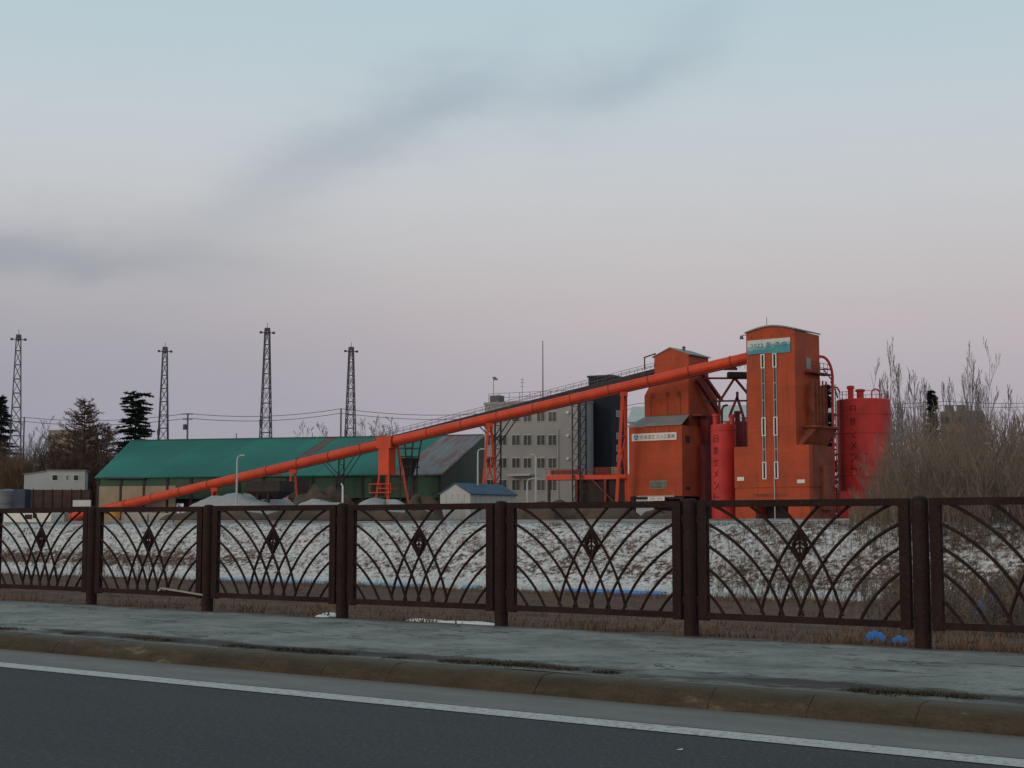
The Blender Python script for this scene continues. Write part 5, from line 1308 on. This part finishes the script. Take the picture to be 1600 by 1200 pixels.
# hedges of brush: nobody could count the stems
def brush(name, label, cat, cells, m, seed, sides=3, branch=True):
    q = random.Random(seed); b = MB()
    for (x_, y_, z_, h, r) in cells(q):
        p = Vector((x_, y_, z_ - .2)); d = Vector((q.uniform(-.16, .16), q.uniform(-.16, .16), 1)).normalized(); pts = [p.copy()]; rs = [r]; n = 5
        for i in range(n):
            d = (d + Vector((q.uniform(-.16, .16), q.uniform(-.16, .16), 0))).normalized(); p = p + d * h / n; pts.append(p.copy()); rs.append(max(.008, r * (1 - .85 * (i + 1) / n)))
        b.tube(pts, rs, sides, cap=False)
        if branch:
            for k in range(9):
                f = .2 + .78 * q.random(); i = min(n - 1, int(f * n)); base = pts[i].lerp(pts[i + 1], f * n - i)
                dd_ = Vector((q.uniform(-.6, .6), q.uniform(-.6, .6), 1)).normalized(); L = h * q.uniform(.12, .32)
                e = base + dd_ * L; mid_ = base.lerp(e, .5) + Vector((q.uniform(-.1, .1), q.uniform(-.1, .1), 0))
                b.tube([base, mid_, e], [r * .5, r * .38, .008], 3, cap=False)
                for _ in range(2):
                    g = base.lerp(e, q.uniform(.3, .9)); u = Vector((q.uniform(-.7, .7), q.uniform(-.7, .7), q.uniform(.4, 1))).normalized() * L * .4
                    b.tube([g, g + u], [r * .3, .006], 3, cap=False)
    o = b.build(name, m); tag(o, label, cat, kind='stuff'); return o
def in_road(px, n): x_ = px_road(px, n); return W(x_, n, gh(x_, n))
def thicket_cells(q):
    out = []
    for i in range(1900):
        n = q.uniform(78, 108); px = 1325 + 560 * (q.random() ** .9)
        lim = 800 - 140 * min(1, max(0, (px - 1325) / 95.0)) + 115 * q.random() ** 1.1 - 14 + 34 * mnoise.noise(Vector((px * .022, 5.5, 0)))
        p = in_road(px, n); h = max(.8, Z(lim, p.y) - p.z); out.append((p.x, p.y, p.z, min(h, 9.5), .022 + .018 * q.random()))
    return out
brush('brushwood', 'dense leafless brown brushwood at the right end of the bank', 'brushwood', thicket_cells, M['brush'], 5)
def reed_cells(q):
    out = []
    for i in range(1300):
        n = q.uniform(20, 80); px = 1395 + 400 * q.random() - 60 * (q.random() ** 3); p = in_road(px, n)
        h = q.uniform(.5, 1.6) * (1 if n > 40 else .6); out.append((p.x, p.y, p.z, h, .012 + .008 * q.random()))
    for i in range(260):
        n = q.uniform(66, 80); px = q.uniform(1090, 1400); p = in_road(px, n); out.append((p.x, p.y, p.z, q.uniform(.5, 1.8), .014))
    for i in range(60):
        n = q.uniform(60, 76); px = q.uniform(90, 330); p = in_road(px, n); out.append((p.x, p.y, p.z, q.uniform(.8, 2.4), .016))
    return out
brush('dry_stalks', 'thin dry stalks standing over the bank and field at the right', 'stalks', reed_cells, mat('dry stalks', (0.12, 0.095, 0.075), .95, .4, .5), 6)
def hedge_cells(q):
    out = []
    for i in range(420):
        px = q.uniform(-60, 170); Y = q.uniform(260, 272); p = P(px, 812, Y); out.append((p.x, p.y, G, Z(702 + q.uniform(-4, 22) + 4 * math.sin(px * .1), Y) - G, .06))
    return out
brush('hedge', 'dark brown bare hedge behind the site cabin', 'hedge', hedge_cells, M['twigred'], 8)
def tan_cells(q):
    return [(P(px, 812, 256).x, 256 + q.uniform(-1.2, 1.2), G, Z(716 + abs(px - 25) * .5 + q.uniform(0, 12), 256) - G, .05) for px in [q.uniform(8, 44) for _ in range(70)]]
q = random.Random(81); c = P(25, 812, 256); t = thing('tan_shrub', 'tan leafless rounded shrub left of the site cabin', 'shrub', (c.x, c.y, G))
b = MB()
for (x_, y_, z_, h, r) in tan_cells(q):
    grow(b, (x_ - c.x, y_ - c.y, -.2), (q.uniform(-.1, .1), q.uniform(-.1, .1), 1), h * .9, r, 2, q, .3, .5, 5, .02, 3)
b.build('twigs', M['grass'], t)
# far wood along the horizon
def wood_cells(q):
    out = []
    for i in range(700):
        px = q.uniform(-400, 2100); Y = q.uniform(345, 375); p = P(px, 812, Y)
        out.append((p.x, Y, G, q.uniform(6, 15) * (1.25 if px > 1380 else 1), .14))
    return out
brush('far_wood', 'far leafless wood along the horizon behind the plant', 'wood', wood_cells, M['twiggrey'], 9)
# dead grass: blades over the bank, the near field and the pavement edge
def grass_blades():
    q = random.Random(12); b = MB()
    def tuft(x_, n_, h, k, sp_):
        z_ = gh(x_, n_) - .03
        for _ in range(k):
            a = q.uniform(0, 6.283); bx, by = x_ + q.gauss(0, sp_), n_ + q.gauss(0, sp_); w_ = h * .035 + .006
            tip = (bx + math.cos(a) * h * q.uniform(.1, .8), by + math.sin(a) * h * q.uniform(.1, .8), z_ + h * q.uniform(.5, 1.1)); c_, s__ = math.cos(a + 1.57) * w_, math.sin(a + 1.57) * w_
            b.add([(bx - c_, by - s__, z_), (bx + c_, by + s__, z_), tip], [(0, 1, 2)])
    for i in range(2600):
        n_ = 74 + 8.5 * q.random() ** .8; px = q.uniform(-20, 1620); x_ = px_road(px, n_)
        if mnoise.noise(Vector((x_ * .25, n_ * .3, 0))) + q.uniform(-.5, .3) > (.0 if px < 1150 else -.35): tuft(x_, n_, q.uniform(.18, .5), 9, .16)
    for i in range(700):
        n_ = 11.2 + 20 * q.random() ** 2.2; x_ = px_road(q.uniform(-40, 1640), n_); tuft(x_, n_, q.uniform(.04, .13), 8, .09)
    for i in range(700):
        n_ = q.uniform(10.78, 11.3); x_ = px_road(q.uniform(-40, 1640), n_)
        if mnoise.noise(Vector((x_ * .9, 4, 0))) > .0: tuft(x_, n_, q.uniform(.04, .12), 7, .06)
    for i in range(1500):
        n_ = 13 + 46 * q.random() ** 1.3; x_ = px_road(q.uniform(-40, 1640), n_)
        if mnoise.noise(Vector((x_ * .35, n_ * .2, 2))) > -.1: tuft(x_, n_, q.uniform(.07, .2), 10, .14)
    for i in range(900):
        n_ = q.uniform(58, 70); x_ = px_road(q.uniform(-20, 1620), n_); tuft(x_, n_, q.uniform(.2, .5), 8, .2)
    o = b.build('dead_grass', M['grass']); o.rotation_euler = (0, 0, -ROAD_A); tag(o, 'dead brown grass on the field and snowy bank', 'grass', kind='stuff')
    b = MB()
    for i in range(5200):
        x_ = px_road(q.uniform(-40, 1640), 7.8); w0 = mnoise.noise(Vector((x_ * 1.5, 1.5, 0))) + .5 * mnoise.noise(Vector((x_ * 4.3, 7.5, 0)))
        if w0 < .04: continue
        n_ = 7.76 + .06 * mnoise.noise(Vector((x_ * .6, 3.3, 0))) + q.gauss(0, .035 + .05 * w0)
        h = q.uniform(.004, .02 + .02 * w0)
        for _ in range(4):
            a = q.uniform(0, 6.283); bx, by = x_ + q.gauss(0, .03), n_ + q.gauss(0, .015); c_, s__ = math.cos(a + 1.57) * .004, math.sin(a + 1.57) * .004
            b.add([(bx - c_, by - s__, .122), (bx + c_, by + s__, .122), (bx + math.cos(a) * h * 1.6, by + math.sin(a) * h * 1.6, .124 + h * q.uniform(.2, 1))], [(0, 1, 2)])
    o = b.build('weeds', M['weed']); o.rotation_euler = (0, 0, -ROAD_A); tag(o, 'low dark weeds in the joint along the kerb', 'weeds', kind='stuff')
grass_blades()
# small paper scrap on the asphalt
b = MB(); b.add([(0, 0, .004), (.03, .004, .006), (.027, .02, .01), (.004, .015, .005)], [(0, 1, 2, 3)]); o = b.build('paper_scrap', M['white']); xq = px_road(1056, 6.2); o.location = W(xq, 5.55, .004); o.location = P(1056, 1167, 6.9); o.location.z = .004; o.rotation_euler = (0, 0, -ROAD_A)
tag(o, 'tiny pale paper scrap lying on the dark asphalt', 'litter')
